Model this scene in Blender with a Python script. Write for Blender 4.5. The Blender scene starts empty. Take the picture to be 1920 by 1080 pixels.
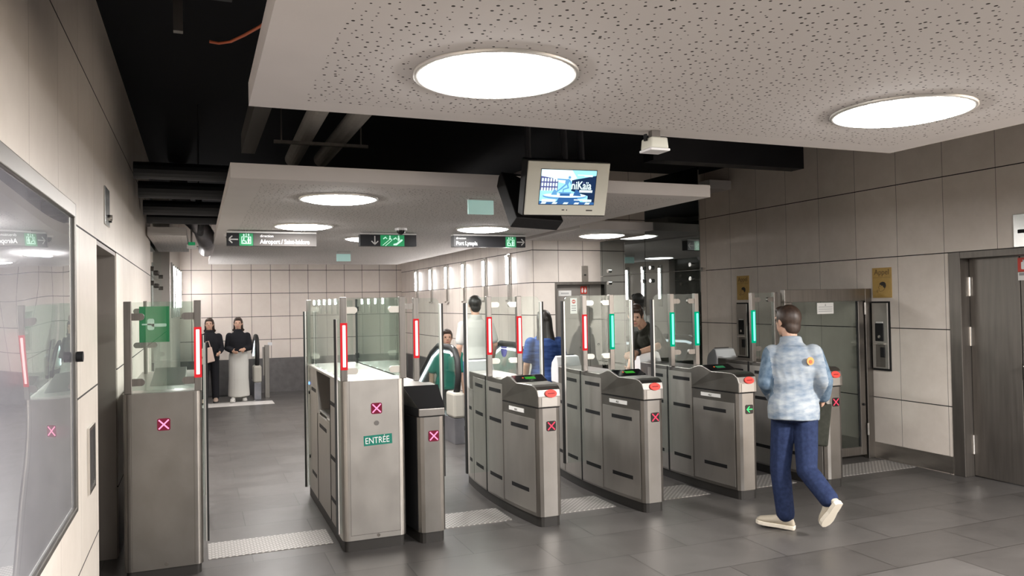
import bpy, bmesh, math, random
from mathutils import Vector, Matrix
random.seed(7)
scene = bpy.context.scene
COL = scene.collection
PI = math.pi

# ------------------------------------------------------------------ camera maths
F_PX, CX, CY, H = 1460.0, 960.0, 540.0, 1.65
def _cam():
    d = Vector(((370 - CX) / F_PX, (577 - CY) / F_PX, 1)).normalized()
    q = Vector(((1370 - CX) / F_PX, (577 - 18 - CY) / F_PX, 1))
    dn = d.cross(q).normalized()
    if dn.y < 0: dn = -dn
    x = dn.cross(d).normalized()
    if x.x < 0: x = -x
    return x, d, -dn
_RX, _RY, _RZ = _cam()
def ray(px, py):
    v = Vector(((px - CX) / F_PX, (py - CY) / F_PX, 1))
    return Vector((_RX.dot(v), _RY.dot(v), _RZ.dot(v)))
def atZ(px, py, z=0.0):
    r = ray(px, py); p = r * ((z - H) / r.z); return Vector((p.x, p.y, z))
def atY(px, py, y):
    r = ray(px, py); p = r * (y / r.y); return Vector((p.x, y, p.z + H))
def atX(px, py, x):
    r = ray(px, py); p = r * (x / r.x); return Vector((x, p.y, p.z + H))
def atD(px, py, d):
    p = ray(px, py) * d; return Vector((p.x, p.y, p.z + H))

# ------------------------------------------------------------------ mesh builder
W = {}
class MB:
    def __init__(self): self.v = []; self.f = []; self.m = []
    def _add(self, vs, fs, mi=0):
        o = len(self.v); self.v += [Vector(a) for a in vs]
        for a in fs: self.f.append([i + o for i in a]); self.m.append(mi)
        return self
    def box(self, x0, x1, y0, y1, z0, z1, mi=0):
        vs = [(x0,y0,z0),(x1,y0,z0),(x1,y1,z0),(x0,y1,z0),(x0,y0,z1),(x1,y0,z1),(x1,y1,z1),(x0,y1,z1)]
        return self._add(vs, [(0,3,2,1),(4,5,6,7),(0,1,5,4),(1,2,6,5),(2,3,7,6),(3,0,4,7)], mi)
    def obox(self, c, ax, ay, az, mi=0):
        c = Vector(c); ax = Vector(ax); ay = Vector(ay); az = Vector(az)
        vs = [c + ax*i + ay*j + az*k for k in (-1,1) for (i,j) in ((-1,-1),(1,-1),(1,1),(-1,1))]
        return self._add(vs, [(0,3,2,1),(4,5,6,7),(0,1,5,4),(1,2,6,5),(2,3,7,6),(3,0,4,7)], mi)
    def prism(self, pts, axis, a0, a1, mi=0):
        def mk(p, a):
            return {'x': (a,p[0],p[1]), 'y': (p[0],a,p[1]), 'z': (p[0],p[1],a)}[axis]
        n = len(pts)
        vs = [mk(p, a0) for p in pts] + [mk(p, a1) for p in pts]
        fs = [list(range(n))[::-1], list(range(n, 2*n))] + [(i,(i+1)%n,n+(i+1)%n,n+i) for i in range(n)]
        return self._add(vs, fs, mi)
    def loft(self, rings, cap=True, mi=0, closed=True):
        n = len(rings[0]); vs = [p for r in rings for p in r]; fs = []
        for i in range(len(rings)-1):
            for j in range(n if closed else n-1):
                k = (j+1) % n
                fs.append((i*n+j, i*n+k, (i+1)*n+k, (i+1)*n+j))
        if cap: fs += [list(range(n))[::-1], [(len(rings)-1)*n + j for j in range(n)]]
        return self._add(vs, fs, mi)
    def tube(self, pts, r, n=8, mi=0, cap=True):
        pts = [Vector(p) for p in pts]
        rs = r if isinstance(r, (list, tuple)) else [r]*len(pts)
        rings = []; prev = None
        for i, p in enumerate(pts):
            t = (pts[min(i+1, len(pts)-1)] - pts[max(i-1, 0)]).normalized()
            if prev is None:
                a = Vector((0,0,1)) if abs(t.z) < .9 else Vector((1,0,0))
                u = t.cross(a).normalized()
            else:
                u = (prev - t*prev.dot(t)).normalized()
            prev = u; w = t.cross(u)
            rings.append([p + (u*math.cos(2*PI*k/n) + w*math.sin(2*PI*k/n))*rs[i] for k in range(n)])
        return self.loft(rings, cap, mi)
    def cyl(self, p0, p1, r, n=16, mi=0, r1=None): return self.tube([p0, p1], [r, r if r1 is None else r1], n, mi)
    def ell(self, c, ax, ay, az, nu=16, nv=10, mi=0):
        c = Vector(c); ax = Vector(ax); ay = Vector(ay); az = Vector(az)
        vs = [c - az]; fs = []
        for i in range(1, nv):
            ph = -PI/2 + PI*i/nv
            for j in range(nu):
                th = 2*PI*j/nu
                vs.append(c + ax*(math.cos(ph)*math.cos(th)) + ay*(math.cos(ph)*math.sin(th)) + az*math.sin(ph))
        vs.append(c + az); top = len(vs)-1
        for j in range(nu): fs.append((0, 1+(j+1)%nu, 1+j))
        for i in range(nv-2):
            for j in range(nu):
                a = 1+i*nu+j; b = 1+i*nu+(j+1)%nu
                fs.append((a, b, b+nu, a+nu))
        for j in range(nu): fs.append((top, 1+(nv-2)*nu+j, 1+(nv-2)*nu+(j+1)%nu))
        return self._add(vs, fs, mi)
    def sph(self, c, r, mi=0, nu=12, nv=8): return self.ell(c, (r,0,0), (0,r,0), (0,0,r), nu, nv, mi)
    def build(self, name, mats, parent=None, bevel=0.0, smooth=False, base=None, segs=2):
        if not isinstance(mats, (list, tuple)): mats = [mats]
        if parent is not None: off = W.get(parent.name, Vector((0,0,0)))
        elif base is not None: off = Vector(base)
        else:
            xs = [p.x for p in self.v]; ys = [p.y for p in self.v]; zs = [p.z for p in self.v]
            off = Vector(((min(xs)+max(xs))/2, (min(ys)+max(ys))/2, min(zs)))
        me = bpy.data.meshes.new(name)
        me.from_pydata([tuple(p - off) for p in self.v], [], self.f)
        for i, p in enumerate(me.polygons): p.material_index = self.m[i]; p.use_smooth = smooth
        bm = bmesh.new(); bm.from_mesh(me)
        bmesh.ops.recalc_face_normals(bm, faces=bm.faces); bm.to_mesh(me); bm.free()
        for m in mats: me.materials.append(m)
        o = bpy.data.objects.new(name, me); COL.objects.link(o)
        if parent is not None: o.parent = parent
        else: o.location = off
        W[o.name] = off
        if bevel:
            b = o.modifiers.new('bevel', 'BEVEL'); b.width = bevel; b.segments = segs
            b.limit_method = 'ANGLE'; b.angle_limit = math.radians(40)
        return o

def thing(name, label, cat, loc=(0,0,0), group=None):
    o = bpy.data.objects.new(name, None); COL.objects.link(o)
    o.location = loc; o.empty_display_size = .1
    W[o.name] = Vector(loc)
    tag(o, label, cat, group); return o
def tag(o, label, cat, group=None):
    o['label'] = label; o['category'] = cat
    if group: o['group'] = group
    return o
def struct(o): o['kind'] = 'structure'; return o
def dup(root, loc, label, group=None):
    r = root.copy(); COL.objects.link(r); r.location = loc
    r['label'] = label
    if group: r['group'] = group
    def rec(src, dst):
        for ch in list(src.children):
            c = ch.copy(); COL.objects.link(c); c.parent = dst; W[c.name] = Vector((0,0,0)); rec(ch, c)
    rec(root, r); W[r.name] = Vector(loc)
    return r

# ------------------------------------------------------------------ materials
def _new(name):
    m = bpy.data.materials.new(name); m.use_nodes = True
    nt = m.node_tree; b = nt.nodes['Principled BSDF']
    return m, nt, b
def pmat(name, col, rough=.5, metal=0.0, emit=None, strength=0.0, spec=.5):
    m, nt, b = _new(name)
    b.inputs['Base Color'].default_value = (*col, 1); b.inputs['Roughness'].default_value = rough
    b.inputs['Metallic'].default_value = metal; b.inputs['Specular IOR Level'].default_value = spec
    if emit: b.inputs['Emission Color'].default_value = (*emit, 1); b.inputs['Emission Strength'].default_value = strength
    return m
def noisy(name, c0, c1, scale=(20,20,20), rough=(.4,.5), metal=0.0, detail=4, bump=0.0, coord='Object', spec=.5):
    m, nt, b = _new(name); N = nt.nodes; L = nt.links
    tc = N.new('ShaderNodeTexCoord'); mp = N.new('ShaderNodeMapping'); mp.inputs['Scale'].default_value = scale
    L.new(tc.outputs[coord], mp.inputs[0])
    no = N.new('ShaderNodeTexNoise'); no.inputs['Scale'].default_value = 1; no.inputs['Detail'].default_value = detail
    L.new(mp.outputs[0], no.inputs['Vector'])
    r = N.new('ShaderNodeMapRange'); r.inputs[1].default_value = .3; r.inputs[2].default_value = .7
    L.new(no.outputs['Fac'], r.inputs[0])
    mx = N.new('ShaderNodeMix'); mx.data_type = 'RGBA'
    mx.inputs[6].default_value = (*c0, 1); mx.inputs[7].default_value = (*c1, 1)
    L.new(r.outputs[0], mx.inputs[0]); L.new(mx.outputs[2], b.inputs['Base Color'])
    r2 = N.new('ShaderNodeMapRange'); r2.inputs[3].default_value = rough[0]; r2.inputs[4].default_value = rough[1]
    L.new(no.outputs['Fac'], r2.inputs[0]); L.new(r2.outputs[0], b.inputs['Roughness'])
    b.inputs['Metallic'].default_value = metal; b.inputs['Specular IOR Level'].default_value = spec
    if bump:
        bp = N.new('ShaderNodeBump'); bp.inputs['Strength'].default_value = bump; bp.inputs['Distance'].default_value = .01
        L.new(no.outputs['Fac'], bp.inputs['Height']); L.new(bp.outputs[0], b.inputs['Normal'])
    return m
def _math(nt, op, a, b=None, c=None):
    n = nt.nodes.new('ShaderNodeMath'); n.operation = op
    for i, x in enumerate((a, b, c)):
        if x is None: continue
        if isinstance(x, (int, float)): n.inputs[i].default_value = x
        else: nt.links.new(x, n.inputs[i])
    return n.outputs[0]
def tile_mat(name, c0, c1, ua, pu, ou, pv, ov, wu, wv, line=(.03,.027,.025), linev=None, rough=.4, spec=.5, var=.07, nscale=5):
    """large wall slabs: joints every pu along horizontal axis ua and every pv in height"""
    m, nt, b = _new(name); N = nt.nodes; L = nt.links
    g = N.new('ShaderNodeNewGeometry'); sp = N.new('ShaderNodeSeparateXYZ'); L.new(g.outputs['Position'], sp.inputs[0])
    U = sp.outputs['XYZ'.index(ua)]; V = sp.outputs[2]
    su = _math(nt, 'DIVIDE', _math(nt, 'SUBTRACT', U, ou), pu); sv = _math(nt, 'DIVIDE', _math(nt, 'SUBTRACT', V, ov), pv)
    def lines(s, p, w):
        fr = _math(nt, 'FRACT', _math(nt, 'ADD', s, 50.5))
        dist = _math(nt, 'MULTIPLY', _math(nt, 'ABSOLUTE', _math(nt, 'SUBTRACT', fr, .5)), p)
        return _math(nt, 'LESS_THAN', dist, w/2)
    lu = lines(su, pu, wu); lv = lines(sv, pv, wv)
    cb = N.new('ShaderNodeCombineXYZ'); L.new(_math(nt, 'FLOOR', su), cb.inputs[0]); L.new(_math(nt, 'FLOOR', sv), cb.inputs[1])
    wn = N.new('ShaderNodeTexWhiteNoise'); wn.noise_dimensions = '2D'; L.new(cb.outputs[0], wn.inputs['Vector'])
    no = N.new('ShaderNodeTexNoise'); no.inputs['Scale'].default_value = nscale; no.inputs['Detail'].default_value = 7; no.inputs['Roughness'].default_value = .65
    L.new(g.outputs['Position'], no.inputs['Vector'])
    mx = N.new('ShaderNodeMix'); mx.data_type = 'RGBA'; mx.inputs[6].default_value = (*c0,1); mx.inputs[7].default_value = (*c1,1)
    r = N.new('ShaderNodeMapRange'); r.inputs[1].default_value = .32; r.inputs[2].default_value = .68
    L.new(no.outputs['Fac'], r.inputs[0]); L.new(r.outputs[0], mx.inputs[0])
    hs = N.new('ShaderNodeHueSaturation'); L.new(mx.outputs[2], hs.inputs['Color'])
    L.new(_math(nt, 'ADD', _math(nt, 'MULTIPLY', wn.outputs['Value'], var), 1-var/2), hs.inputs['Value'])
    m1 = N.new('ShaderNodeMix'); m1.data_type = 'RGBA'; m1.inputs[7].default_value = (*(linev or line),1)
    L.new(lu, m1.inputs[0]); L.new(hs.outputs[0], m1.inputs[6])
    m2 = N.new('ShaderNodeMix'); m2.data_type = 'RGBA'; m2.inputs[7].default_value = (*line,1)
    L.new(lv, m2.inputs[0]); L.new(m1.outputs[2], m2.inputs[6])
    L.new(m2.outputs[2], b.inputs['Base Color'])
    any_ = _math(nt, 'MAXIMUM', lu, lv)
    L.new(_math(nt, 'ADD', _math(nt, 'MULTIPLY', any_, .4), rough), b.inputs['Roughness'])
    b.inputs['Specular IOR Level'].default_value = spec
    bp = N.new('ShaderNodeBump'); bp.inputs['Strength'].default_value = .5; bp.inputs['Distance'].default_value = .004; bp.invert = True
    L.new(any_, bp.inputs['Height']); L.new(bp.outputs[0], b.inputs['Normal'])
    return m
def floor_mat():
    m, nt, b = _new('slate_floor'); N = nt.nodes; L = nt.links
    g = N.new('ShaderNodeNewGeometry')
    mp = N.new('ShaderNodeMapping'); L.new(g.outputs['Position'], mp.inputs[0])
    mp.inputs['Location'].default_value = (.13, .07, 0); mp.inputs['Rotation'].default_value = (0,0,0)
    br = N.new('ShaderNodeTexBrick'); L.new(mp.outputs[0], br.inputs['Vector'])
    br.inputs['Scale'].default_value = 1.0; br.inputs['Brick Width'].default_value = .9; br.inputs['Row Height'].default_value = .45
    br.inputs['Mortar Size'].default_value = .0036; br.inputs['Mortar Smooth'].default_value = .2
    br.inputs['Color1'].default_value = (.058,.053,.0495,1); br.inputs['Color2'].default_value = (.080,.074,.070,1); br.inputs['Mortar'].default_value = (.020,.018,.016,1)
    no = N.new('ShaderNodeTexNoise'); no.inputs['Scale'].default_value = 3.2; no.inputs['Detail'].default_value = 9; no.inputs['Roughness'].default_value = .7
    L.new(g.outputs['Position'], no.inputs['Vector'])
    hs = N.new('ShaderNodeHueSaturation'); L.new(br.outputs['Color'], hs.inputs['Color'])
    L.new(_math(nt, 'ADD', _math(nt, 'MULTIPLY', no.outputs['Fac'], .9), .55), hs.inputs['Value'])
    L.new(hs.outputs[0], b.inputs['Base Color'])
    L.new(_math(nt, 'ADD', _math(nt, 'MULTIPLY', no.outputs['Fac'], .26), .22), b.inputs['Roughness'])
    b.inputs['Specular IOR Level'].default_value = .5
    bp = N.new('ShaderNodeBump'); bp.inputs['Strength'].default_value = .12; bp.inputs['Distance'].default_value = .005
    h = _math(nt, 'SUBTRACT', no.outputs['Fac'], _math(nt, 'MULTIPLY', br.outputs['Fac'], .6))
    L.new(h, bp.inputs['Height']); L.new(bp.outputs[0], b.inputs['Normal'])
    return m
def perf_mat():
    m, nt, b = _new('perforated_plaster'); N = nt.nodes; L = nt.links
    g = N.new('ShaderNodeNewGeometry')
    vo = N.new('ShaderNodeTexVoronoi'); vo.voronoi_dimensions = '2D'; vo.inputs['Scale'].default_value = 27; vo.inputs['Randomness'].default_value = .85
    L.new(g.outputs['Position'], vo.inputs['Vector'])
    sp = N.new('ShaderNodeSeparateColor'); L.new(vo.outputs['Color'], sp.inputs[0])
    rad = _math(nt, 'ADD', _math(nt, 'MULTIPLY', sp.outputs[0], .085), .065)
    hole = _math(nt, 'LESS_THAN', vo.outputs['Distance'], rad)
    mx = N.new('ShaderNodeMix'); mx.data_type = 'RGBA'; mx.inputs[6].default_value = (.63,.605,.59,1); mx.inputs[7].default_value = (.03,.024,.02,1)
    L.new(hole, mx.inputs[0]); L.new(mx.outputs[2], b.inputs['Base Color']); b.inputs['Roughness'].default_value = .85
    b.inputs['Specular IOR Level'].default_value = .2
    return m
def glass_mat(name, tint=(.93,.97,.95), refl=1.0, rough=.0, base=0.0):
    m = bpy.data.materials.new(name); m.use_nodes = True; nt = m.node_tree; N = nt.nodes; L = nt.links
    N.clear(); out = N.new('ShaderNodeOutputMaterial')
    tr = N.new('ShaderNodeBsdfTransparent'); tr.inputs[0].default_value = (*tint,1)
    gl = N.new('ShaderNodeBsdfGlossy'); gl.inputs['Roughness'].default_value = rough; gl.inputs['Color'].default_value = (.95,1,.98,1)
    lw = N.new('ShaderNodeLayerWeight'); lw.inputs['Blend'].default_value = .5
    fr = _math(nt, 'ADD', _math(nt, 'MULTIPLY', _math(nt, 'POWER', lw.outputs['Facing'], 5), .9), .035)
    mx = N.new('ShaderNodeMixShader')
    L.new(_math(nt, 'ADD', _math(nt, 'MULTIPLY', fr, refl), base), mx.inputs[0])
    L.new(tr.outputs[0], mx.inputs[1]); L.new(gl.outputs[0], mx.inputs[2]); L.new(mx.outputs[0], out.inputs[0])
    return m
def emat(name, col, s):
    m = bpy.data.materials.new(name); m.use_nodes = True; nt = m.node_tree; nt.nodes.clear()
    e = nt.nodes.new('ShaderNodeEmission'); e.inputs[0].default_value = (*col,1); e.inputs[1].default_value = s
    o = nt.nodes.new('ShaderNodeOutputMaterial'); nt.links.new(e.outputs[0], o.inputs[0]); return m

M = {}
M['steel'] = noisy('brushed_steel', (.27,.255,.236), (.315,.298,.277), (7,7,5), (.34,.44), 1.0, 6)
M['steel_panel'] = noisy('brushed_steel_panel', (.40,.378,.35), (.46,.437,.405), (9,9,3), (.40,.5), .82, 6)
M['steel_light'] = noisy('light_brushed_steel', (.48,.455,.425), (.55,.525,.49), (7,7,5), (.34,.44), 1.0, 6)
M['steel_dark'] = noisy('dark_door_steel', (.17,.155,.14), (.22,.2,.18), (30,30,2), (.38,.5), .85, 5)
M['chrome'] = pmat('polished_steel', (.72,.7,.67), .16, 1.0)
M['post'] = noisy('satin_post_steel', (.22,.205,.188), (.27,.25,.23), (80,80,3), (.34,.42), 1.0)
M['pale_clamp'] = pmat('pale_satin_clamp', (.72,.69,.62), .35, .6)
M['alu'] = pmat('pale_aluminium', (.72,.70,.66), .4, .7)
M['rubber'] = pmat('black_rubber', (.012,.012,.012), .6)
M['black'] = pmat('black_plastic', (.012,.012,.013), .6, spec=.25)
M['blackgloss'] = pmat('black_gloss', (.008,.008,.009), .12)
M['plinth'] = pmat('black_plinth', (.02,.018,.016), .55)
M['white_plastic'] = pmat('white_plastic', (.75,.74,.75), .35)
M['cream'] = pmat('cream_bezel', (.62,.62,.54), .5)
M['plaster'] = noisy('painted_plaster', (.63,.605,.59), (.66,.632,.617), (4,4,4), (.8,.9), 0, spec=.2)
M['perf'] = perf_mat()
M['void'] = noisy('black_painted_concrete', (.003,.0033,.005), (.006,.0065,.009), (3,3,3), (.8,.9), spec=.2)
M['duct'] = noisy('black_duct', (.004,.004,.006), (.009,.009,.012), (5,5,5), (.4,.6))
M['foil'] = noisy('grey_foil_duct', (.2,.2,.21), (.32,.31,.33), (6,14,14), (.3,.5), .7, bump=.6)
M['pipe'] = noisy('grey_lagged_pipe', (.26,.25,.23), (.32,.31,.29), (8,8,8), (.6,.8))
M['orange'] = pmat('orange_cable', (.55,.13,.05), .5)
M['floor'] = floor_mat()
M['wall_l'] = tile_mat('left_wall_slabs', (0.746,0.678,0.603), (0.814,0.746,0.671), 'Y', .57, 3.485, .78, 2.03, .003, .009, linev=(.33,.29,.25), rough=.34, spec=.5)
M['wall_r'] = tile_mat('right_wall_slabs', (0.746,0.671,0.596), (0.821,0.746,0.671), 'Y', .5165, 5.155, .705, 2.03, .004, .009, line=(.02,.018,.016), linev=(.12,.10,.085), rough=.5)
M['wall_b'] = tile_mat('back_wall_slabs', (0.701,0.616,0.554), (0.757,0.678,0.616), 'X', .354, .255, .445, 1.013, .008, .011, line=(.07,.06,.055), rough=.45)
M['wall_i'] = tile_mat('inner_wall_slabs', (0.701,0.621,0.565), (0.757,0.684,0.621), 'Y', .35, 9.1, .41, 1.89, .005, .010, line=(.07,.06,.055), linev=(.3,.26,.23), rough=.4)
M['wall_f'] = tile_mat('front_wall_slabs', (0.678,0.610,0.554), (0.746,0.678,0.616), 'X', .35, 4.27, .41, 1.89, .006, .010, line=(.07,.06,.055), linev=(.13,.11,.1), rough=.45)
M['wall_plain'] = noisy('plain_wall', (.58,.53,.48), (.62,.57,.52), (4,4,4), (.5,.6))
M['grey_panel'] = noisy('grey_wall_panel', (.115,.107,.107), (.15,.14,.14), (10,10,10), (.3,.4), .3)
M['base_steel'] = noisy('steel_skirting', (.48,.45,.42), (.58,.55,.51), (5,5,20), (.25,.4), 1.0)
M['jamb'] = noisy('door_jamb_grey', (.30,.27,.245), (.35,.32,.29), (8,8,3), (.45,.55), .3)
M['tactile'] = None
M['glass'] = glass_mat('clear_glass', (.95,.985,.97), .9)
M['glass_green'] = glass_mat('green_tinted_glass', (.91,.955,.93), 1.1, 0, .02)
M['glass_dark'] = glass_mat('smoked_partition_glass', (.20,.22,.22), 1.5, 0, .14)
M['glass_edge'] = noisy('glass_edge', (.12,.20,.16), (.2,.3,.25), (10,10,10), (.1,.2))
M['lamp'] = emat('lamp_diffuser', (1,.97,.945), 40); M['lamp_soft'] = emat('lamp_diffuser_soft', (1,.97,.945), 11)
M['strip'] = emat('strip_diffuser', (1,.975,.965), 19)
M['strip_far'] = emat('strip_diffuser_far', (1,.97,.95), 6)
M['red_core'] = emat('red_light_core', (1,.5,.5), 1.2)
M['red_halo'] = emat('red_light_halo', (.95,.04,.05), .38)
M['green_core'] = emat('green_light_core', (.22,1,.72), .75)
M['green_halo'] = emat('green_light_halo', (.0,.55,.28), .35)
M['green_deep'] = emat('deep_green_light', (.02,.72,.30), 1.0)
M['x_pink'] = emat('pink_cross_light', (1,.30,.5), .75)
M['x_red'] = emat('red_cross_light', (1,.08,.14), .6)
M['x_bg'] = pmat('cross_panel', (.03,.002,.006), .3, emit=(.3,.0,.04), strength=.25)
M['x_bg_dark'] = pmat('cross_panel_black', (.01,.004,.004), .3)
M['arrow_green'] = emat('green_arrow_light', (.08,.95,.25), .65)
M['lcd_green'] = emat('green_readout', (.08,.55,.06), .3)
M['lcd_dim'] = emat('dim_readout', (.03,.16,.07), .5)
M['dot_orange'] = emat('orange_dot', (1,.2,.05), .5)
M['dot_blue'] = emat('blue_dot', (.1,.25,1), 2.0)
M['reader_red'] = pmat('red_reader', (.72,.06,.045), .4, emit=(.8,.05,.04), strength=.25)
M['reader_mark'] = pmat('dark_red_mark', (.25,.02,.02), .5)
M['entree'] = pmat('green_sticker', (.0,.17,.12), .45)
M['white'] = pmat('white_paint', (.82,.82,.82), .5)
M['sign_black'] = pmat('sign_black', (.012,.012,.014), .4, spec=.25)
M['sign_green'] = pmat('sign_green', (.005,.13,.045), .3, emit=(.01,.28,.1), strength=.25)
M['sign_grey'] = pmat('sign_pale_grey', (.42,.41,.40), .5)
M['sign_white'] = pmat('sign_white', (.85,.85,.84), .5, emit=(1,1,1), strength=.12)
M['sign_mint'] = pmat('sign_mint', (.55,.8,.68), .5, emit=(.5,.9,.7), strength=.15)
M['gold'] = noisy('brass_yellow_sign', (.48,.31,.085), (.56,.37,.12), (12,12,12), (.35,.45), .15)
M['dark_ink'] = pmat('dark_ink', (.03,.025,.02), .6)
M['brown_ink'] = pmat('brown_ink', (.16,.10,.04), .6)
M['fire_red'] = pmat('fire_sign_red', (.55,.05,.03), .45)
M['paper'] = pmat('paper', (.78,.77,.74), .7)
M['grey_ink'] = pmat('grey_ink', (.3,.3,.3), .7)
M['emerald'] = pmat('green_notice', (.0,.16,.05), .35)
M['poster'] = noisy('lavender_grey_poster', (.31,.305,.335), (.42,.415,.45), (1.2,1.6,2.2), (.08,.12), 0, 2, bump=.05)
M['mint_box'] = pmat('mint_sign_box', (.42,.58,.55), .4, emit=(.4,.75,.7), strength=.12)
M['tray'] = pmat('pale_tray', (.72,.72,.70), .3, .5)
M['dark_gap'] = pmat('dark_recess', (.012,.010,.009), .7)
M['mirror_steel'] = pmat('bright_plate', (.6,.6,.58), .22, 1.0)
M['escal'] = pmat('escalator_steel', (.5,.48,.46), .3, 1.0)
M['escal_glow'] = emat('handrail_light', (.85,.93,1), 1.6)
M['escal_panel'] = noisy('escalator_skirt', (.2,.2,.22), (.28,.28,.3), (5,5,5), (.25,.35), .7)
M['step'] = pmat('escalator_step', (.08,.08,.085), .45, .6)
M['blue_mark'] = pmat('blue_violet_mark', (.13,.13,.42), .5)
def tact():
    m, nt, b = _new('tactile_strip'); N = nt.nodes; L = nt.links
    g = N.new('ShaderNodeNewGeometry'); vo = N.new('ShaderNodeTexVoronoi'); vo.voronoi_dimensions = '2D'
    vo.inputs['Scale'].default_value = 34; vo.inputs['Randomness'].default_value = 0.0
    mp = N.new('ShaderNodeMapping'); mp.inputs['Rotation'].default_value = (0,0,PI/4); L.new(g.outputs['Position'], mp.inputs[0]); L.new(mp.outputs[0], vo.inputs['Vector'])
    h = _math(nt, 'LESS_THAN', vo.outputs['Distance'], .3)
    mx = N.new('ShaderNodeMix'); mx.data_type = 'RGBA'; mx.inputs[6].default_value = (.24,.225,.21,1); mx.inputs[7].default_value = (.50,.475,.45,1)
    L.new(h, mx.inputs[0]); L.new(mx.outputs[2], b.inputs['Base Color']); b.inputs['Roughness'].default_value = .42; b.inputs['Metallic'].default_value = .4
    bp = N.new('ShaderNodeBump'); bp.inputs['Strength'].default_value = .8; bp.inputs['Distance'].default_value = .004
    L.new(h, bp.inputs['Height']); L.new(bp.outputs[0], b.inputs['Normal']); return m
M['tactile'] = tact()
M['pale_pad'] = noisy('pale_tactile_pad', (.66,.63,.60), (.74,.71,.68), (20,20,20), (.3,.4))

# ------------------------------------------------------------------ flat artwork helper (thin raised shapes on a plane)
class Art:
    def __init__(self, o, u, v, t=.0012):
        self.o = Vector(o); self.u = Vector(u).normalized(); self.v = Vector(v).normalized(); self.n = self.u.cross(self.v); self.t = t; self.mb = MB()
    def P(self, a, b, h): return self.o + self.u*a + self.v*b + self.n*h
    def poly(self, pts, mi=0, lift=0.0):
        n = len(pts); h0 = lift; h1 = lift + self.t
        vs = [self.P(a,b,h0) for a,b in pts] + [self.P(a,b,h1) for a,b in pts]
        self.mb._add(vs, [list(range(n))[::-1], list(range(n,2*n))] + [(i,(i+1)%n,n+(i+1)%n,n+i) for i in range(n)], mi); return self
    def rect(self, a0, b0, a1, b1, mi=0, lift=0.0): return self.poly([(a0,b0),(a1,b0),(a1,b1),(a0,b1)], mi, lift)
    def rrect(self, a0, b0, a1, b1, r, mi=0, lift=0.0):
        pts = []
        for cx, cy, s in ((a1-r,b0+r,-PI/2),(a1-r,b1-r,0),(a0+r,b1-r,PI/2),(a0+r,b0+r,PI)):
            for k in range(5): pts.append((cx+r*math.cos(s+k*PI/8), cy+r*math.sin(s+k*PI/8)))
        return self.poly(pts, mi, lift)
    def ellipse(self, a, b, ra, rb, mi=0, lift=0.0, n=24): return self.poly([(a+ra*math.cos(2*PI*k/n), b+rb*math.sin(2*PI*k/n)) for k in range(n)], mi, lift)
    def line(self, a0, b0, a1, b1, w, mi=0, lift=0.0):
        d = Vector((a1-a0, b1-b0)).normalized()*(w/2)
        return self.poly([(a0-d.x+d.y, b0-d.y-d.x),(a1+d.x+d.y, b1+d.y-d.x),(a1+d.x-d.y, b1+d.y+d.x),(a0-d.x-d.y, b0-d.y+d.x)], mi, lift)
    def build(self, name, mats, parent=None): return self.mb.build(name, mats, parent)
def text(body, size, o, u, v, mat, parent, name='lettering', align='LEFT', lift=.0015, xs=1.0, bold=0.0):
    cu = bpy.data.curves.new('t', 'FONT'); cu.body = body; cu.size = size; cu.align_x = align; cu.extrude = .0006; cu.offset = bold; cu.resolution_u = 4
    ob = bpy.data.objects.new('t', cu); COL.objects.link(ob)
    me = ob.to_mesh()
    u = Vector(u).normalized(); v = Vector(v).normalized(); n = u.cross(v); o = Vector(o)
    mb = MB(); mb.v = [o + u*p.co.x*xs + v*p.co.y + n*(p.co.z + lift) for p in me.vertices]
    mb.f = [list(p.vertices) for p in me.polygons]; mb.m = [0]*len(mb.f)
    ob.to_mesh_clear(); bpy.data.objects.remove(ob); bpy.data.curves.remove(cu)
    return mb.build(name, mat, parent)
X, Y, Z = Vector((1,0,0)), Vector((0,1,0)), Vector((0,0,1))

# ================================================================== SETTING
ZC = 2.42           # suspended panels
XL, XR, YB = -.5, 6.39, 15.7
XI, YF = 3.9, 8.97  # inner wall with strip lights, wall with the far door
VOID = 3.35
# floor with two escalator wells
f = MB()
E1 = (-.05, 1.06, 15.0, 15.66); E2 = (2.78, 3.72, 9.9, 13.6)
def slab(x0,x1,y0,y1): f.box(x0,x1,y0,y1,-.12,0)
slab(-.95, 7.2, -4.2, 9.9); slab(-.95, E2[0], 9.9, 15.0); slab(E2[1], 7.2, 9.9, 13.6); slab(E2[0], 7.2, 13.6, 15.9); slab(E1[1], E2[0], 15.0, 15.9); slab(-.95, E1[0], 15.0, 15.9); slab(E1[0], E1[1], 15.66, 15.9)
struct(f.build('floor', M['floor'], base=(0,0,0)))
# left wall, with the recessed doorway
w = MB()
w.box(XL-.6, XL, -4.2, 4.72, 0, VOID); w.box(XL-.6, XL, 5.82, 9.95, 0, VOID); w.box(XL-.6, XL, 4.72, 5.82, 2.03, VOID)
struct(w.build('wall_left', M['wall_l'], base=(0,0,0)))
d = struct(MB().box(XL-.42, XL-.36, 4.74, 5.80, 0.0, 2.01).build('door_2', M['jamb'], base=(0,0,0)))
MB().box(XL-.36, XL-.006, 5.795, 5.823, 0, 2.028).box(XL-.36, XL-.006, 4.717, 4.742, 0, 2.028).build('door_jamb', M['jamb'], d)
MB().box(XL-.36, XL-.006, 4.742, 5.795, 2.005, 2.028).build('door_head', M['jamb'], d)
# far left: return and wall with strip lights
w = MB(); w.prism([(-.9,12.95),(-.385,12.95),(-.30,15.7),(-.9,15.7)], 'z', 0, VOID)
struct(w.build('wall_left.001', M['wall_plain'], base=(0,0,0)))
struct(MB().box(-.97,-.9, 9.95, 12.95, 0, VOID).build('wall_left.002', M['wall_plain'], base=(0,0,0)))
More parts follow.
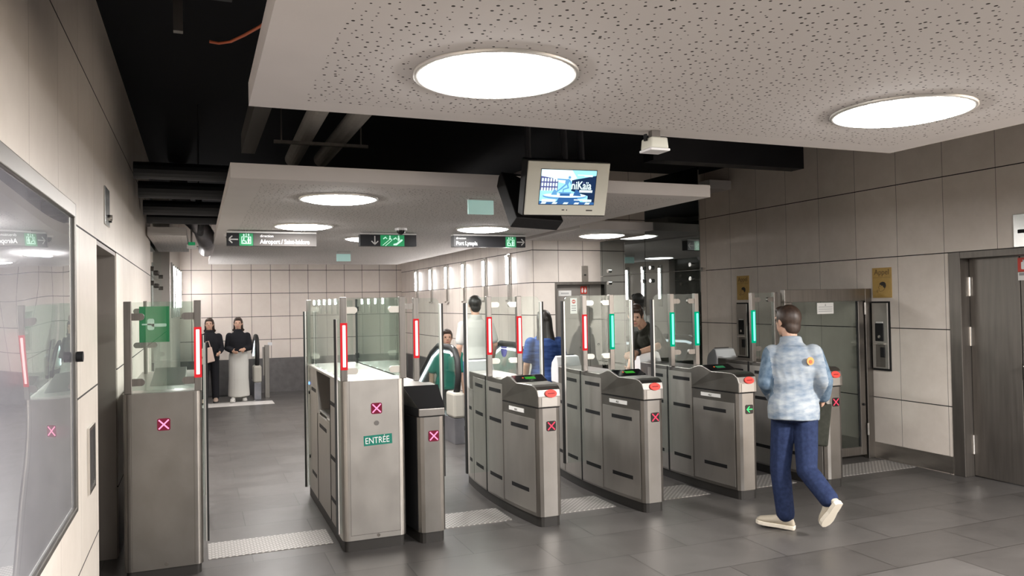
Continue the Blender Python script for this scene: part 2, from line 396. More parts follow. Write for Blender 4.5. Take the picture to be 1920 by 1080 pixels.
# right wall, with the steel double door
DY0, DY1 = 3.70, 5.115
w = MB()
w.box(XR, XR+.3, -4.2, DY0, 0, VOID); w.box(XR, XR+.3, DY1, 8.93, 0, VOID); w.box(XR, XR+.3, DY0, DY1, 2.03, VOID)
struct(w.build('wall_right', M['wall_r'], base=(0,0,0)))
struct(MB().box(XR-.012, XR, DY1+.0, 6.0, 0.012, .165).box(XR-.012, XR, 6.07, 8.93, 0.012, .165).build('baseboard_right', M['base_steel'], base=(0,0,0)))
# back wall + grey lower panel
struct(MB().box(-.9, 7.2, YB, YB+.2, -1.5, VOID).build('wall_back', M['wall_b'], base=(0,0,0)))
struct(MB().box(-.3, E1[0], YB-.03, YB, .0, .655).box(E1[0], E1[1], YB-.03, YB, -1.0, .655).box(E1[1], XI, YB-.03, YB, 0.0, .655).box(XI-.03, XI, 13.7, YB-.03, 0, .66).build('trim_1', M['grey_panel'], base=(0,0,0)))
# inner wall (strip lights) and wall with the far door
struct(MB().box(XI, XI+.2, YF+.2, YB, -2.2, VOID).build('wall_inner', M['wall_i'], base=(0,0,0)))
FD0, FD1 = 4.215, 5.35
struct(MB().box(XI, FD0, YF, YF+.2, 0, VOID).box(FD1, 7.2, YF, YF+.2, 0, VOID).box(FD0, FD1, YF, YF+.2, 1.89, VOID).build('wall_front', M['wall_f'], base=(0,0,0)))
struct(MB().box(XR+.3, 7.2, 5.2, YF, 0, VOID).build('wall_right.001', M['wall_plain'], base=(0,0,0)))
struct(MB().box(-1.2, 7.4, -4.4, 16, VOID, VOID+.2).build('ceiling', M['void'], base=(0,0,0)))

# suspended panels: plain border, perforated field, round openings are covered by the lamps
def panel(x0,x1,y0,y1,z0,z1,bx0,bx1,by0,by1, name='ceiling'):
    m = MB()
    xs = [x0, x0+bx0, x1-bx1, x1]; ys = [y0, y0+by0, y1-by1, y1]
    for i in range(3):
        for j in range(3):
            if xs[i+1]-xs[i] < 1e-4 or ys[j+1]-ys[j] < 1e-4: continue
            m._add([(xs[i],ys[j],z0),(xs[i+1],ys[j],z0),(xs[i+1],ys[j+1],z0),(xs[i],ys[j+1],z0)], [(0,3,2,1)], 1 if (i==1 and j==1) else 0)
    m._add([(x0,y0,z0),(x1,y0,z0),(x1,y1,z0),(x0,y1,z0),(x0,y0,z1),(x1,y0,z1),(x1,y1,z1),(x0,y1,z1)], [(4,5,6,7),(0,1,5,4),(1,2,6,5),(2,3,7,6),(3,0,4,7)], 0)
    return struct(m.build(name, [M['plaster'], M['perf']], base=(0,0,0)))
panel(.19, 3.49, -4.0, 3.13, ZC, ZC+.09, .19, .17, .2, .14)
panel(.19, 3.62, 4.90, 14.9, ZC, ZC+.09, .19, .17, .16, .5)
panel(3.8, 4.86, 7.43, 8.97, ZC, ZC+.09, .1, .1, .1, .1)
panel(-.48, -.1, 9.0, 11.6, ZC, ZC+.09, .05, .05, .05, .05)
panel(3.9, 6.39, -4.0, 1.2, ZC, ZC+.09, .1, .1, .1, .1)

# steel double door on the right
d = struct(MB().box(XR+.11, XR+.15, 4.53, 4.995, .008, 1.965).build('door_1', M['steel_dark'], base=(0,0,0), bevel=.004))
MB().box(XR+.11, XR+.15, 3.80, 4.522, .008, 1.965).build('door_leaf', M['steel_dark'], d, bevel=.004)
MB().box(XR-.004, XR+.16, 4.998, DY1, 0, 2.03).box(XR-.004, XR+.16, DY0, DY0+.1, 0, 2.03).box(XR-.004, XR+.16, DY0+.1, 4.998, 1.968, 2.03).build('door_frame', M['steel_dark'], d, bevel=.004)
for z in (1.715, 1.265, .29):
    MB().cyl((XR+.10, 4.992, z-.085), (XR+.10, 4.992, z+.085), .016).build('hinge', M['chrome'], d)
MB().box(XR+.09,XR+.11, 4.45,4.50, .93,1.06).cyl((XR+.09,4.475,1.03),(XR+.05,4.475,1.03),.012).cyl((XR+.055,4.475,1.03),(XR+.055,4.35,1.03),.011).build('door_handle', M['chrome'], d, bevel=.002)
# far door
d = struct(MB().box(FD0+.03, 4.74, YF+.07, YF+.11, .01, 1.86).box(4.746, FD1-.03, YF+.07, YF+.11, .01, 1.86).build('door_3', noisy('far_door_grey', (.24,.22,.20), (.29,.265,.24), (6,6,2), (.5,.6), .2), base=(0,0,0), bevel=.003))
MB().box(FD0, FD0+.03, YF-.004, YF+.12, 0, 1.89).box(FD1-.03, FD1, YF-.004, YF+.12, 0, 1.89).box(FD0+.03, FD1-.03, YF-.004, YF+.12, 1.86, 1.89).build('door_frame', M['steel_dark'], d)
MB().box(4.66,4.70,YF+.055,YF+.07,.95,1.10).cyl((4.68,YF+.055,1.05),(4.68,YF+.02,1.05),.011).cyl((4.68,YF+.025,1.05),(4.57,YF+.025,1.05),.01).build('door_handle', M['chrome'], d)
MB().cyl((4.86,YF+.055,1.08),(4.86,YF+.07,1.08),.015).build('door_lock', M['black'], d)

# ceiling lamps
LR = .262
LG = 'round ceiling lamps'
def lamp(x, y, label, r=LR, grp=None):
    t = thing('ceiling_light', label, 'ceiling light', (x,y,ZC-.012), grp)
    n = 64; m = MB()
    ring = lambda rr, z: [Vector((x+rr*math.cos(2*PI*k/n), y+rr*math.sin(2*PI*k/n), z)) for k in range(n)]
    m.loft([ring(r+.018, ZC-.0005), ring(r+.018, ZC-.010), ring(r+.003, ZC-.012), ring(r, ZC-.003), ring(r, ZC-.0005)], cap=False); m.build('trim_ring', M['alu'], t, smooth=True)
    m = MB(); rs = [ring(r*math.cos(a_), ZC-.004-.032*math.sin(a_)) for a_ in [PI/2*k/8 for k in range(8)]]
    m.loft(rs, cap=False); m._add(rs[-1], [list(range(n))]); m.build('diffuser', M['lamp_soft' if x > 4 else 'lamp'], t, smooth=True)
    # keep the glowing face pointing down
    return t
lamp(.945, 2.446, 'large round ceiling lamp in the near perforated panel, left of the two')
lamp(2.74, 2.392, 'round ceiling lamp at the far right corner of the near perforated panel')
lamp(.955, 5.66, 'round ceiling lamp in the far panel nearest the gates, ahead of the left hanging sign')
lamp(.96, 7.70, 'round ceiling lamp just above the airport direction sign')
lamp(1.85, 9.0, 'round ceiling lamp partly hidden behind the escalator sign')
lamp(2.77, 7.63, 'round ceiling lamp just above the port direction sign')
lamp(4.43, 8.1, 'round ceiling lamp over the wall with the far grey door')
# the rest of the lamp grid, behind the photographer; those above the right aisle are added
def area(name, x, y, z, power, size=.5, rot=(0,0,0), shape='DISK', col=(1,.97,.945)):
    l = bpy.data.lights.new(name, 'AREA'); l.shape = shape; l.size = size; l.energy = power; l.color = col
    o = bpy.data.objects.new(name, l); COL.objects.link(o); o.location = (x,y,z); o.rotation_euler = rot; return o
for x in (.945, 2.74):
    for y in (.4, -1.6): area('lamp_behind', x, y, ZC-.02, 14)
area('added_side_fill', 5.0, .85, ZC-.02, 270); area('added_side_fill', 5.0, -1.6, ZC-.02, 60)  # invented lights over the right aisle, added to brighten the right wall
area('lamp_far', .95, 11.7, ZC-.02, 16); area('lamp_far', 2.8, 11.7, ZC-.02, 16); area('lamp_far', 1.9, 13.3, ZC-.02, 12)

# ================================================================== VOID SERVICES
tag(MB().cyl((.70,4.55,2.86),(.74,6.6,2.86),.062,20).build('service_pipe', M['pipe'], smooth=False), 'pale grey round pipe above the panel gap, left of the pair', 'pipe')
tag(MB().cyl((.965,4.4,2.86),(.965,6.55,2.86),.062,20).build('service_pipe', M['pipe']), 'pale grey round pipe above the panel gap, right of the pair', 'pipe')
tag(MB().box(.5,1.15,5.55,5.58,2.775,2.797).cyl((.55,5.565,2.797),(.55,5.565,VOID),.006).cyl((1.1,5.565,2.797),(1.1,5.565,VOID),.006).build('pipe_hanger', M['steel_dark']), 'thin metal rail hanging under the two grey pipes', 'pipe hanger')
tag(MB().box(.33,.43,3.3,6.4,2.85,3.0).cyl((.38,3.6,3.0),(.38,3.6,VOID),.006,6).cyl((.38,5.8,3.0),(.38,5.8,VOID),.006,6).build('cable_tray', pmat('dark_grey_tray', (.06,.055,.05), .6)), 'dark grey cable tray beside the left grey pipe', 'cable tray')
tag(MB().box(-.48,.15,3.2,3.5,2.95,VOID).build('black_duct', M['duct']), 'wide black duct crossing high by the left wall', 'duct')
for i, (y, z, r) in enumerate(((7.0,2.78,.07),(7.55,2.70,.075),(8.2,2.62,.07),(8.75,2.58,.06))):
    tag(MB().cyl((-.47,y,z),(.30,y,z),r,14).cyl((.02,y,z),(.02,y,VOID),.006,6).build('cross_pipe', M['duct'], smooth=False),
        ['nearest and highest black pipe crossing left of the far panel','second black pipe from the front left of the far panel','third black pipe from the front left of the far panel','farthest and lowest black pipe crossing left of the far panel'][i], 'pipe')
m = MB()
pts = [(-.2,9.9,VOID-.03),(-.18,9.9,3.0),(-.12,9.9,2.75),(-.02,9.9,2.68),(.06,9.95,2.58),(.10,10.0,2.5),(.12,10.4,2.45),(.12,11.5,2.45)]
m.tube(pts, [.10,.10,.10,.11,.10,.11,.10,.10], 14); tag(m.build('flexible_duct', M['foil'], smooth=True), 'crumpled grey foil duct left of the far ceiling panel', 'duct')
tag(MB().tube([(.02,9.3,2.95),(.03,9.3,2.75),(.05,9.35,2.6),(.04,9.6,2.5)],[.035]*4,10).build('hanging_cable_bundle', M['duct'], smooth=True), 'black cable bundle hanging by the foil duct', 'cable')
c = [atZ(x,y,2.9) for x,y in ((393,78),(410,81),(432,78),(458,66),(490,48),(515,30))]
tag(MB().tube([(p.x,p.y,2.9) for p in c] + [(c[-1].x+.08,c[-1].y,3.1),(c[-1].x+.08,c[-1].y,VOID)], .007, 8).build('orange_cable', M['orange'], smooth=True), 'thin orange cable drooping in the dark void at top left', 'cable')
c = atZ(334,60,2.9)
tag(MB().box(c.x-.02,c.x+.02,c.y-.02,c.y+.02,2.9,3.3).build('hanger_bracket', M['steel_dark']), 'short perforated metal bracket hanging in the dark void at top left', 'bracket')
tag(MB().box(1.5,5.6,4.3,4.36,2.93,2.98).cyl((2.0,4.33,2.98),(2.0,4.33,VOID),.008,6).cyl((5.0,4.33,2.98),(5.0,4.33,VOID),.008,6).build('support_rail', M['duct']), 'long black support rail above the ceiling monitors', 'rail')
tag(MB().box(4.4,6.38,6.9,7.1,3.10,VOID).build('black_duct', M['duct']), 'black square duct running to the right wall above its top slabs', 'duct')
tag(MB().box(6.05,6.385,8.2,8.85,3.05,3.16).build('ceiling_beam_end', M['plaster']), 'pale slab edge over the right wall behind the far panel corner', 'ceiling edge')

# ================================================================== TURNSTILES
def hw(t): return .157 - .067*(t/.84)**2
def outline(inset=0.0, t0=-.84, t1=.84, n=24, r=.03):
    pts = []
    ts = [t0 + (t1-t0)*i/n for i in range(n+1)]
    L_ = [(-hw(t)+inset, t) for t in ts]; R_ = [(hw(t)-inset, t) for t in ts]
    L_[0] = (L_[0][0]+r, L_[0][1]+inset); R_[0] = (R_[0][0]-r, R_[0][1]+inset)
    L_[-1] = (L_[-1][0]+r, L_[-1][1]-inset); R_[-1] = (R_[-1][0]-r, R_[-1][1]-inset)
    L_.insert(1, (-hw(t0)+inset+r*.29, t0+inset+r*.29)); L_.insert(2, (-hw(t0+r)+inset, t0+inset+r))
    R_.insert(1, (hw(t0)-inset-r*.29, t0+inset+r*.29)); R_.insert(2, (hw(t0+r)-inset, t0+inset+r))
    L_ = [p for i,p in enumerate(L_) if i < 3 or p[1] > t0+inset+r+.005]; R_ = [p for i,p in enumerate(R_) if i < 3 or p[1] > t0+inset+r+.005]
    return L_ + R_[::-1]
def vprism(m, prof, dw=0.0, mi=0):
    n = len(prof)
    vs = [(-hw(t)-dw, t, z) for t,z in prof] + [(hw(t)+dw, t, z) for t,z in prof]
    return m._add(vs, [list(range(n)), list(range(n,2*n))[::-1]] + [(i,n+i,n+(i+1)%n,(i+1)%n) for i in range(n)], mi)
def shell(m, side, t0, t1, z0, z1, d0, d1, n=8, mi=0):
    ra = []
    for i in range(n+1):
        t = t0+(t1-t0)*i/n; a = side*(hw(t)+d0); b = side*(hw(t)+d1)
        ra.append([Vector((a,t,z0)),Vector((b,t,z0)),Vector((b,t,z1)),Vector((a,t,z1))])
    return m.loft(ra, True, mi)
PANELS = [(-.79,-.295,.10,.785,[(-.70,-.43,.71),(-.70,-.43,.25)]), (-.275,.075,.09,1.0,[(-.25,.0,.94),(-.25,.0,.70),(-.25,.0,.25)]),
          (.105,.46,.09,1.0,[(.17,.39,.94),(.17,.39,.70),(.17,.39,.25)]), (.475,.81,.09,.88,[(.53,.66,.71),(.53,.66,.25)])]
def cross_sign(t, x, y, z, s=.036, kind='x_pink'):
    bgm = M['x_bg'] if kind == 'x_pink' else M['x_bg_dark']
    a = Art((x,y,z), X, Z, .003); a.rrect(-s,-s,s,s,.012); b = a.build('signal_panel', bgm, t)
    a = Art((x,y-.003,z), X, Z, .0012); k = s*.68
    if kind == 'arrow':
        a.line(-k,0,k,0,.008); a.line(-k,0,-k*.1,k*.85,.008); a.line(-k,0,-k*.1,-k*.85,.008); a.build('arrow_light', M['arrow_green'], b)
    else:
        a.line(-k,-k,k,k,.0085); a.line(-k,k,k,-k,.0085); a.build('cross_light', M[kind], b)
def post(t, x, y, z0, z1, led, w=.0215, lz=(1.235,1.515)):
    p = MB().box(x-w, x+w, y-w, y+w, z0, z1).build('light_post', M['post'], t, bevel=.003)
    if led and led != 'off':
        halo, core = (M['red_halo'], M['red_core']) if led == 'red' else (M['green_halo'], M['green_core'])
        m = MB(); m.box(x-w-.001, x+w+.001, y-w-.004, y-w+.012, lz[0]-.02, lz[1]+.015); m.build('painted_halo', halo, p, bevel=.002)  # glowing sleeve imitates the halo the light bar spills on its post
        m = MB(); m.box(x-.0105, x+.0105, y-w-.010, y-w-.003, lz[0], lz[1]); m.build('light_bar', core, p, bevel=.006, segs=3)
    return p
def pane(t, name, mb, mat='glass'): return mb.build(name, M[mat], t)
def clamp(t, x, y, z, d, mat='post'):
    """flat rounded clamp reaching from a post in direction d along X"""
    m = MB(); m.box(min(x,x+d*.05), max(x,x+d*.05), y-.013, y+.013, z-.022, z+.022); m.cyl((x+d*.05,y-.0137,z),(x+d*.05,y+.0137,z),.0222,20)
    m.build('glass_clamp', M[mat], t)
def leaf(t, side, reach=.355):
    y0, y1 = .036, .046; xa = side*.16; xb = side*(reach-.028)
    pts = [(xa,.25),(xb,.25),(xb,1.645)]
    for k in range(1,7):
        a = PI/2*k/6; pts.append((xb - side*.05*(1-math.cos(a)), 1.645 + .05*math.sin(a)))
    pts += [(xa,1.695)]
    lf = MB().prism(pts, 'y', y0, y1).build('barrier_leaf', M['glass'], t)
    MB().box(*sorted((xb, xb+side*.016)), y0-.012, y1+.012, .25, 1.65).build('leaf_edge', M['alu'], lf, bevel=.003)
    MB().box(*sorted((xb+side*.016, xb+side*.030)), y0-.010, y1+.010, .25, 1.65).build('rubber_edge', M['rubber'], lf)
def turnstile(cx, label, leds, kind='x_red', leaves=(1,1), code='AL4', mirror=False, dim=False, paneside=True):
    t = thing('turnstile', label, 'turnstile', (0,0,0))
    MB().prism(outline(.010, r=.03), 'z', 0, .075).build('plinth', M['plinth'], t)
    b = MB().prism(outline(0, r=.035), 'z', .075, .868).build('cabinet', M['steel'], t)
    m = MB(); vprism(m, [(-.30,.868),(-.30,1.035),(.62,1.035),(.62,.868)]); m.build('top_housing', M['steel'], t, bevel=.006)
    if not mirror:
        m = MB(); vprism(m, [(-.845,.872),(-.845,.955),(-.83,1.0),(-.80,1.022),(-.76,1.033),(-.535,1.033),(-.42,1.072),(-.37,1.072),(-.25,1.036),(-.25,.872)], .002)
        h = m.build('reader_head', M['steel'], t, bevel=.006)
        a = Art((0,-.8455,.913), X, Z, .002); a.rect(-.062,-.034,.062,.034); a.build('front_plate', M['steel_panel'], h)
        n = Vector((0,-.9,.42)).normalized(); vv = Vector((0,.42,.9)).normalized()
        a = Art(Vector((.012,-.846,.972)) + n*.001, X, vv, .006); a.ellipse(0,0,.046,.030); rd = a.build('card_reader', M['reader_red'], h)
        a = Art(Vector((.012,-.846,.972)) + n*.007, X, vv, .001); a.rect(-.028,-.005,.028,.004); a.build('reader_mark', M['reader_mark'], rd)
        dv = Vector((0,.115,.039)).normalized()
        a = Art(Vector((0,-.535,1.034)), X, dv, .003); a.rect(-.128,.0,.128,.122); ds = a.build('display', M['blackgloss'], h)
        a = Art(Vector((0,-.535,1.034)) + X.cross(dv)*.0032, X, dv, .001); a.rect(-.035,.045,.05,.085); a.build('readout', M['lcd_dim'] if dim else M['lcd_green'], ds)
        a = Art(Vector((0,-.535,1.034)) + X.cross(dv)*.0032, X, dv, .001); a.ellipse(-.052,.07,.006,.008); a.build('indicator', M['dot_orange'], ds)
        # rear reader head in white plastic
        m = MB(); vprism(m, [(.62,.872),(.62,1.03),(.66,1.12),(.70,1.13),(.82,1.06),(.845,1.0),(.845,.872)], .004); rh = m.build('rear_reader_head', M['white_plastic'], t, bevel=.008)
        m = MB(); vprism(m, [(.705,1.131),(.815,1.067),(.818,1.071),(.708,1.135)], -.02); m.build('rear_display', M['blackgloss'], rh)
    else:
        m = MB(); vprism(m, [(-.845,.872),(-.845,.925),(-.56,1.052),(-.30,1.052),(-.25,1.036),(-.25,.872)], .002)
        h = m.build('exit_head', M['steel'], t, bevel=.005)
        dv = Vector((0,.285,.127)).normalized(); L_ = .31
        a = MB(); n = X.cross(dv)
        p0 = Vector((0,-.842,.927)); p1 = p0 + dv*L_
        q = [p0 + X*-(hw(-.84)+.003), p0 + X*(hw(-.84)+.003), p1 + X*(hw(-.56)+.003), p1 + X*-(hw(-.56)+.003)]
        a._add([v + n*.001 for v in q] + [v + n*.005 for v in q], [(0,3,2,1),(4,5,6,7),(0,1,5,4),(1,2,6,5),(2,3,7,6),(3,0,4,7)])
        a.build('dark_top_panel', M['blackgloss'], h)
        m = MB(); shell(m, -1, -.83, -.30, .872, .93, .003, .005); shell(m, -1, -.80, -.05, .08, .86, .001, .003)
        m.build('painted_shade_side', M['black'], t)  # black skin paints in the deep shade on the side facing the pillar
        m = MB(); vprism(m, [(.62,.872),(.62,1.03),(.84,1.0),(.845,.872)], .002); m.build('rear_head', M['steel'], t, bevel=.006)
    # lid seam, panels with slots
    m = MB(); m.prism(outline(-.0015, r=.035), 'z', .866, .8705); m.build('lid_seam', M['black'], t)
    for side in (-1, 1):
        if mirror and side == -1: continue
        for t0, t1, z0, z1, slots in PANELS:
            m = MB(); shell(m, side, t0, t1, z0, z1, 0, .003)
            p = m.build('side_panel', M['steel_panel'], t)
            for s0, s1, zz in slots:
                m = MB(); shell(m, side, s0, s1, zz-.015, zz+.015, .003, .0042, 5); m.build('vent_slot', M['black'], p)
        m = MB(); shell(m, side, .081, .099, .078, 1.035, 0, .004, 2); m.build('leaf_slot', M['black'], t)
    if not mirror:
        m = MB(); shell(m, -1, -.64, -.40, .815, .845, .0, .0035, 4); st = m.build('label_sticker', M['paper'], t)
        tm = (-hw(-.5)-.004)
        sl = Vector((-(hw(-.42)-hw(-.62)), .2, 0)).normalized()
        text(code, .022, Vector((-hw(-.50)-.0055, -.50, .823)), -sl, Z, M['dark_ink'], st, lift=.002)
    cross_sign(t, .012, -.842, .735, .037, kind)
    pl = post(t, -.14, .04, 1.035, 1.70, leds[0]) if leds[0] else None
    pr = post(t, .13, .04, 1.035, 1.70, leds[1]) if leds[1] else None
    if leds[0] and leds[1]:
        MB().box(-.118,.108,.036,.044,1.08,1.695).build('glass_panel', M['glass'], t)
        for z in (1.63, 1.16):
            clamp(t, .1085, .04, z, -1, 'pale_clamp' if leds[0] == 'red' else 'post')
            clamp(t, -.1185, .04, z, 1, 'pale_clamp' if leds[0] == 'red' else 'post')
    if mirror:
        clamp(t, .1085, .04, 1.63, -1); MB().box(-.13,.06,.036,.044,1.08,1.695).build('glass_panel', M['glass'], t)
    if leaves[0]: leaf(t, -1)
    if leaves[1]: leaf(t, 1)
    t.location = (cx, 6.06, 0); W[t.name] = Vector((cx,6.06,0))
    return t
turnstile(1.495, 'narrow exit gate post with sloped black top right beside the ENTRÉE pillar', (None,'red'), 'x_pink', (0,1), mirror=True)
turnstile(2.39, 'steel turnstile marked AL4 with red cross, nearest of the row with red card readers', ('red','red'), 'x_red', (1,1), 'AL4')
turnstile(3.28, 'steel turnstile marked AL3 with red cross, between the AL4 one and the green arrow one', ('red','green'), 'x_red', (1,1), 'AL3')
turnstile(4.18, 'steel turnstile showing the green arrow light', ('green','green'), 'arrow', (1,0), 'AL2', dim=True)
turnstile(5.10, 'steel turnstile behind the walking person, beside the glass side gate', ('green','off'), 'x_red', (0,0), 'AL1', dim=True)

# ---- wide gate pillars
def rounded(x0,x1,y0,y1,r,n=6):
    pts = []
    for cx,cy,s in ((x1-r,y0+r,-PI/2),(x1-r,y1-r,0),(x0+r,y1-r,PI/2),(x0+r,y0+r,PI)):
        for k in range(n+1): pts.append((cx+r*math.cos(s+k*PI/2/n), cy+r*math.sin(s+k*PI/2/n)))
    return pts
# ENTREE pillar
t = thing('wide_gate_pillar', 'wide steel gate pillar with the green ENTRÉE sticker and glass box on top', 'gate', (1.10,6.15,0))
x0, x1, y0, y1 = .885, 1.318, 5.25, 7.05
MB().prism(rounded(x0+.012,x1-.012,y0+.012,y1-.01,.03),'z',0,.075).build('plinth', M['plinth'], t)
MB().prism(rounded(x0,x1,y0,5.52,.045),'z',.075,1.14).build('front_cabinet', M['steel_light'], t, smooth=False)
m = MB(); m.box(x0+.01,x1-.01,5.52,5.82,.075,1.12); m.box(x0+.01,x1-.01,5.82,6.50,.075,.78)
m.prism([(5.82,.78),(5.82,.80),(6.0,.80),(6.0,.78)],'x',x0+.01,x1-.01)
m.prism([(6.40,.78),(6.52,1.12),(7.05,1.12),(7.05,.075),(6.50,.075),(6.50,.78)],'x',x0+.01,x1-.01); m.box(1.16,x1-.01,5.82,6.5,.78,1.12)
m.build('rear_cabinet', M['steel_panel'], t, bevel=.004)
MB().box(x0+.02,1.158,5.826,6.45,.80,.812).build('deposit_tray', M['tray'], t)
MB().box(1.145,1.158,5.826,6.45,.82,1.115).build('tray_back', M['dark_gap'], t)
MB().cyl((1.05,5.98,.812),(1.05,5.98,.93),.035,14).build('tray_knob', M['reader_mark'], t)
MB().box(x0+.005,x1-.005,5.40,7.05,1.12,1.138).build('top_plate', M['base_steel'], t, bevel=.004)
for a, b_, z in ((5.54,5.80,.94),(5.54,5.80,.55),(5.54,5.80,.25),(6.55,6.80,.95),(6.55,6.80,.25),(6.0,6.35,.70)):
    MB().box(x0+.0075,x0+.0105,a,b_,z-.014,z+.014).build('vent_slot', M['black'], t)
for a in (5.52, 5.81, 6.46): MB().box(x0+.0068,x0+.0105,a-.004,a+.004,.08,.78 if a > 5.9 else 1.12).build('panel_seam', M['black'], t)
MB().cyl((x0+.0105,6.93,.98),(x0+.003,6.93,.98),.012).build('blue_indicator', M['dot_blue'], t)
MB().cyl((x0+.0105,6.93,.90),(x0+.002,6.93,.90),.014).build('side_lock', M['black'], t)
MB().cyl((x0+.0105,6.93,.35),(x0+.002,6.93,.35),.014).build('side_lock', M['black'], t)
MB().box(x0+.05,x1-.045,y0-.001,y0+.002,.108,.111).box(x1-.048,x1-.0455,y0-.001,y0+.002,.11,1.14).box(x0+.05,x0+.0525,y0-.001,y0+.002,.11,1.14).build('front_seam', M['steel_dark'], t)
cross_sign(t, 1.118, y0-.0005, .948, .037, 'x_pink')
MB().cyl((1.117,y0+.002,.849),(1.117,y0-.004,.849),.0165,20).build('key_switch', pmat('grey_key_switch',(.2,.19,.18),.4,.6), t)
MB().cyl((1.12,y0+.002,.095),(1.12,y0-.004,.095),.011,14).build('front_lock', M['steel_dark'], t)
a = Art((1.125,y0,.735), X, Vector((.035,0,1)), .001)
a = Art((1.125,y0,.735), Vector((1,0,.03)), Vector((-.03,0,1)), .001); a.rect(-.097,-.034,.097,.034); s = a.build('entry_sticker', M['entree'], t)
text('ENTRÉE', .060, Vector((1.125,y0-.001,.714)) - Vector((1,0,.03)).normalized()*.088, Vector((1,0,.03)), Vector((-.03,0,1)), M['white'], s, lift=.0006, xs=.80)
post(t, .906, y0+.022, 1.14, 1.703, 'red'); post(t, 1.307, y0+.022, 1.14, 1.702, None)
post(t, .906, 7.02, 1.138, 1.70, None, .019); MB().box(1.293,1.307,6.88,6.90,1.138,1.70).build('rear_post', M['rubber'], t)
MB().box(.930,1.284,y0+.018,y0+.028,1.16,1.698).build('glass_panel', M['glass_green'], t)
MB().box(1.302,1.310,y0+.046,6.88,1.15,1.698).build('glass_panel', M['glass_green'], t)
MB().box(.902,.910,y0+.046,6.99,1.15,1.695).build('glass_panel', M['glass'], t)
MB().box(.930,1.292,7.016,7.024,1.15,1.69).build('glass_panel', M['glass'], t)
for z in (1.615, 1.205):
    clamp(t, .9275, y0+.022, z, 1, 'pale_clamp'); clamp(t, 1.2855, y0+.022, z, -1, 'pale_clamp'); clamp(t, .925, 7.02, z, 1, 'pale_clamp')
    MB().box(1.288,1.316,6.86,6.90,z-.02,z+.02).build('corner_bracket', M['black'], t)
for yy, zb, zt in ((5.305,.12,1.555),(6.93,.09,1.60)):
    lf = MB().box(.868,.90,yy-.004,yy+.004,zb,zt).build('barrier_leaf', M['glass'], t)
    MB().box(.861,.868,yy-.011,yy+.011,zb,zt).build('leaf_edge', M['alu'], lf); MB().box(.848,.861,yy-.010,yy+.010,zb,zt).build('rubber_edge', M['rubber'], lf)

# left pillar
t = thing('wide_gate_pillar', 'wide steel gate pillar against the left wall, red light on its right post', 'gate', (-.19,6.15,0))
x0, x1, y0, y1 = -.425, .022, 5.25, 7.05
MB().prism(rounded(x0+.012,x1-.012,y0+.012,y1-.01,.03),'z',0,.06).build('plinth', M['plinth'], t)
MB().prism(rounded(x0,x1,y0,5.55,.04),'z',.06,1.132).build('front_cabinet', M['steel'], t)
MB().box(x0+.008,x1-.008,5.55,7.05,.06,1.125).build('rear_cabinet', M['steel_panel'], t, bevel=.004)
MB().box(x0+.045,x0+.048,y0-.001,y0+.002,.07,1.13).box(x1-.052,x1-.049,y0-.001,y0+.002,.07,1.13).build('front_seam', M['steel_dark'], t)
MB().box(x0+.004,x1-.004,5.30,7.05,1.125,1.133).build('top_plate', M['base_steel'], t)
MB().prism([(5.7,1.134),(6.5,1.134),(6.5,1.20)],'x',-.30,-.08).build('sloped_reader', M['steel'], t, bevel=.004)
cross_sign(t, -.198, y0-.0005, .938, .037, 'x_pink')
MB().cyl((-.19,y0+.002,.085),(-.19,y0-.004,.085),.011,14).build('front_lock', M['steel_dark'], t)
post(t, -.395, y0+.03, 1.132, 1.695, None); post(t, .0005, y0+.022, 1.132, 1.697, 'red'); post(t, -.385, 6.85, 1.132, 1.71, None, .014)
MB().box(-.37,-.024,y0+.020,y0+.028,1.15,1.69).build('glass_panel', M['glass_green'], t)
MB().box(-.36,-.03,6.846,6.854,1.15,1.705).build('glass_panel', M['glass_green'], t)
MB().box(-.004,.004,y0+.046,6.9,1.15,1.69).build('glass_panel', M['glass'], t)
for z in (1.60, 1.20):
    clamp(t, -.3735, y0+.03, z, 1); clamp(t, -.021, y0+.022, z, -1)
for z in (1.63, 1.36): clamp(t, -.371, 6.85, z, 1); clamp(t, -.399, 6.85, z, -1)
for yy, zb, zt in ((5.60,.10,1.415),(7.04,.09,1.42)):
    lf = MB().box(.010,.040,yy-.004,yy+.004,zb,zt).build('barrier_leaf', M['glass'], t)
    MB().box(.040,.047,yy-.011,yy+.011,zb,zt).build('leaf_edge', M['alu'], lf); MB().box(.047,.060,yy-.010,yy+.010,zb,zt).build('rubber_edge', M['rubber'], lf)
c0 = atY(260,575,6.80); c1 = atY(317.5,641,6.80)
n_ = MB().box(c0.x,c1.x,6.834,6.846,c1.z,c0.z).build('notice_sign', M['emerald'], None)
tag(n_, 'green notice with a white handle drawing behind the left pillar glass', 'sign')
a = Art(((c0.x+c1.x)/2, 6.834, (c0.z+c1.z)/2), X, Z, .001)
a.rrect(-.02,-.02,.09,.005,.01,0); a.rrect(-.05,-.045,.0,.045,.015,0); a.rect(-.09,-.006,-.02,.006,0)
o = a.build('handle_drawing', pmat('pale_green_print',(.35,.5,.42),.5), n_); 

# tactile strips between the gates
xs = [(.05,.86),(1.62,2.20),(2.57,3.09),(3.46,4.0),(4.36,4.92),(5.27,6.37)]
for a_, b_ in xs:
    struct(MB().box(a_,b_,5.505,5.875,0,.004).build('trim_2', M['tactile']))

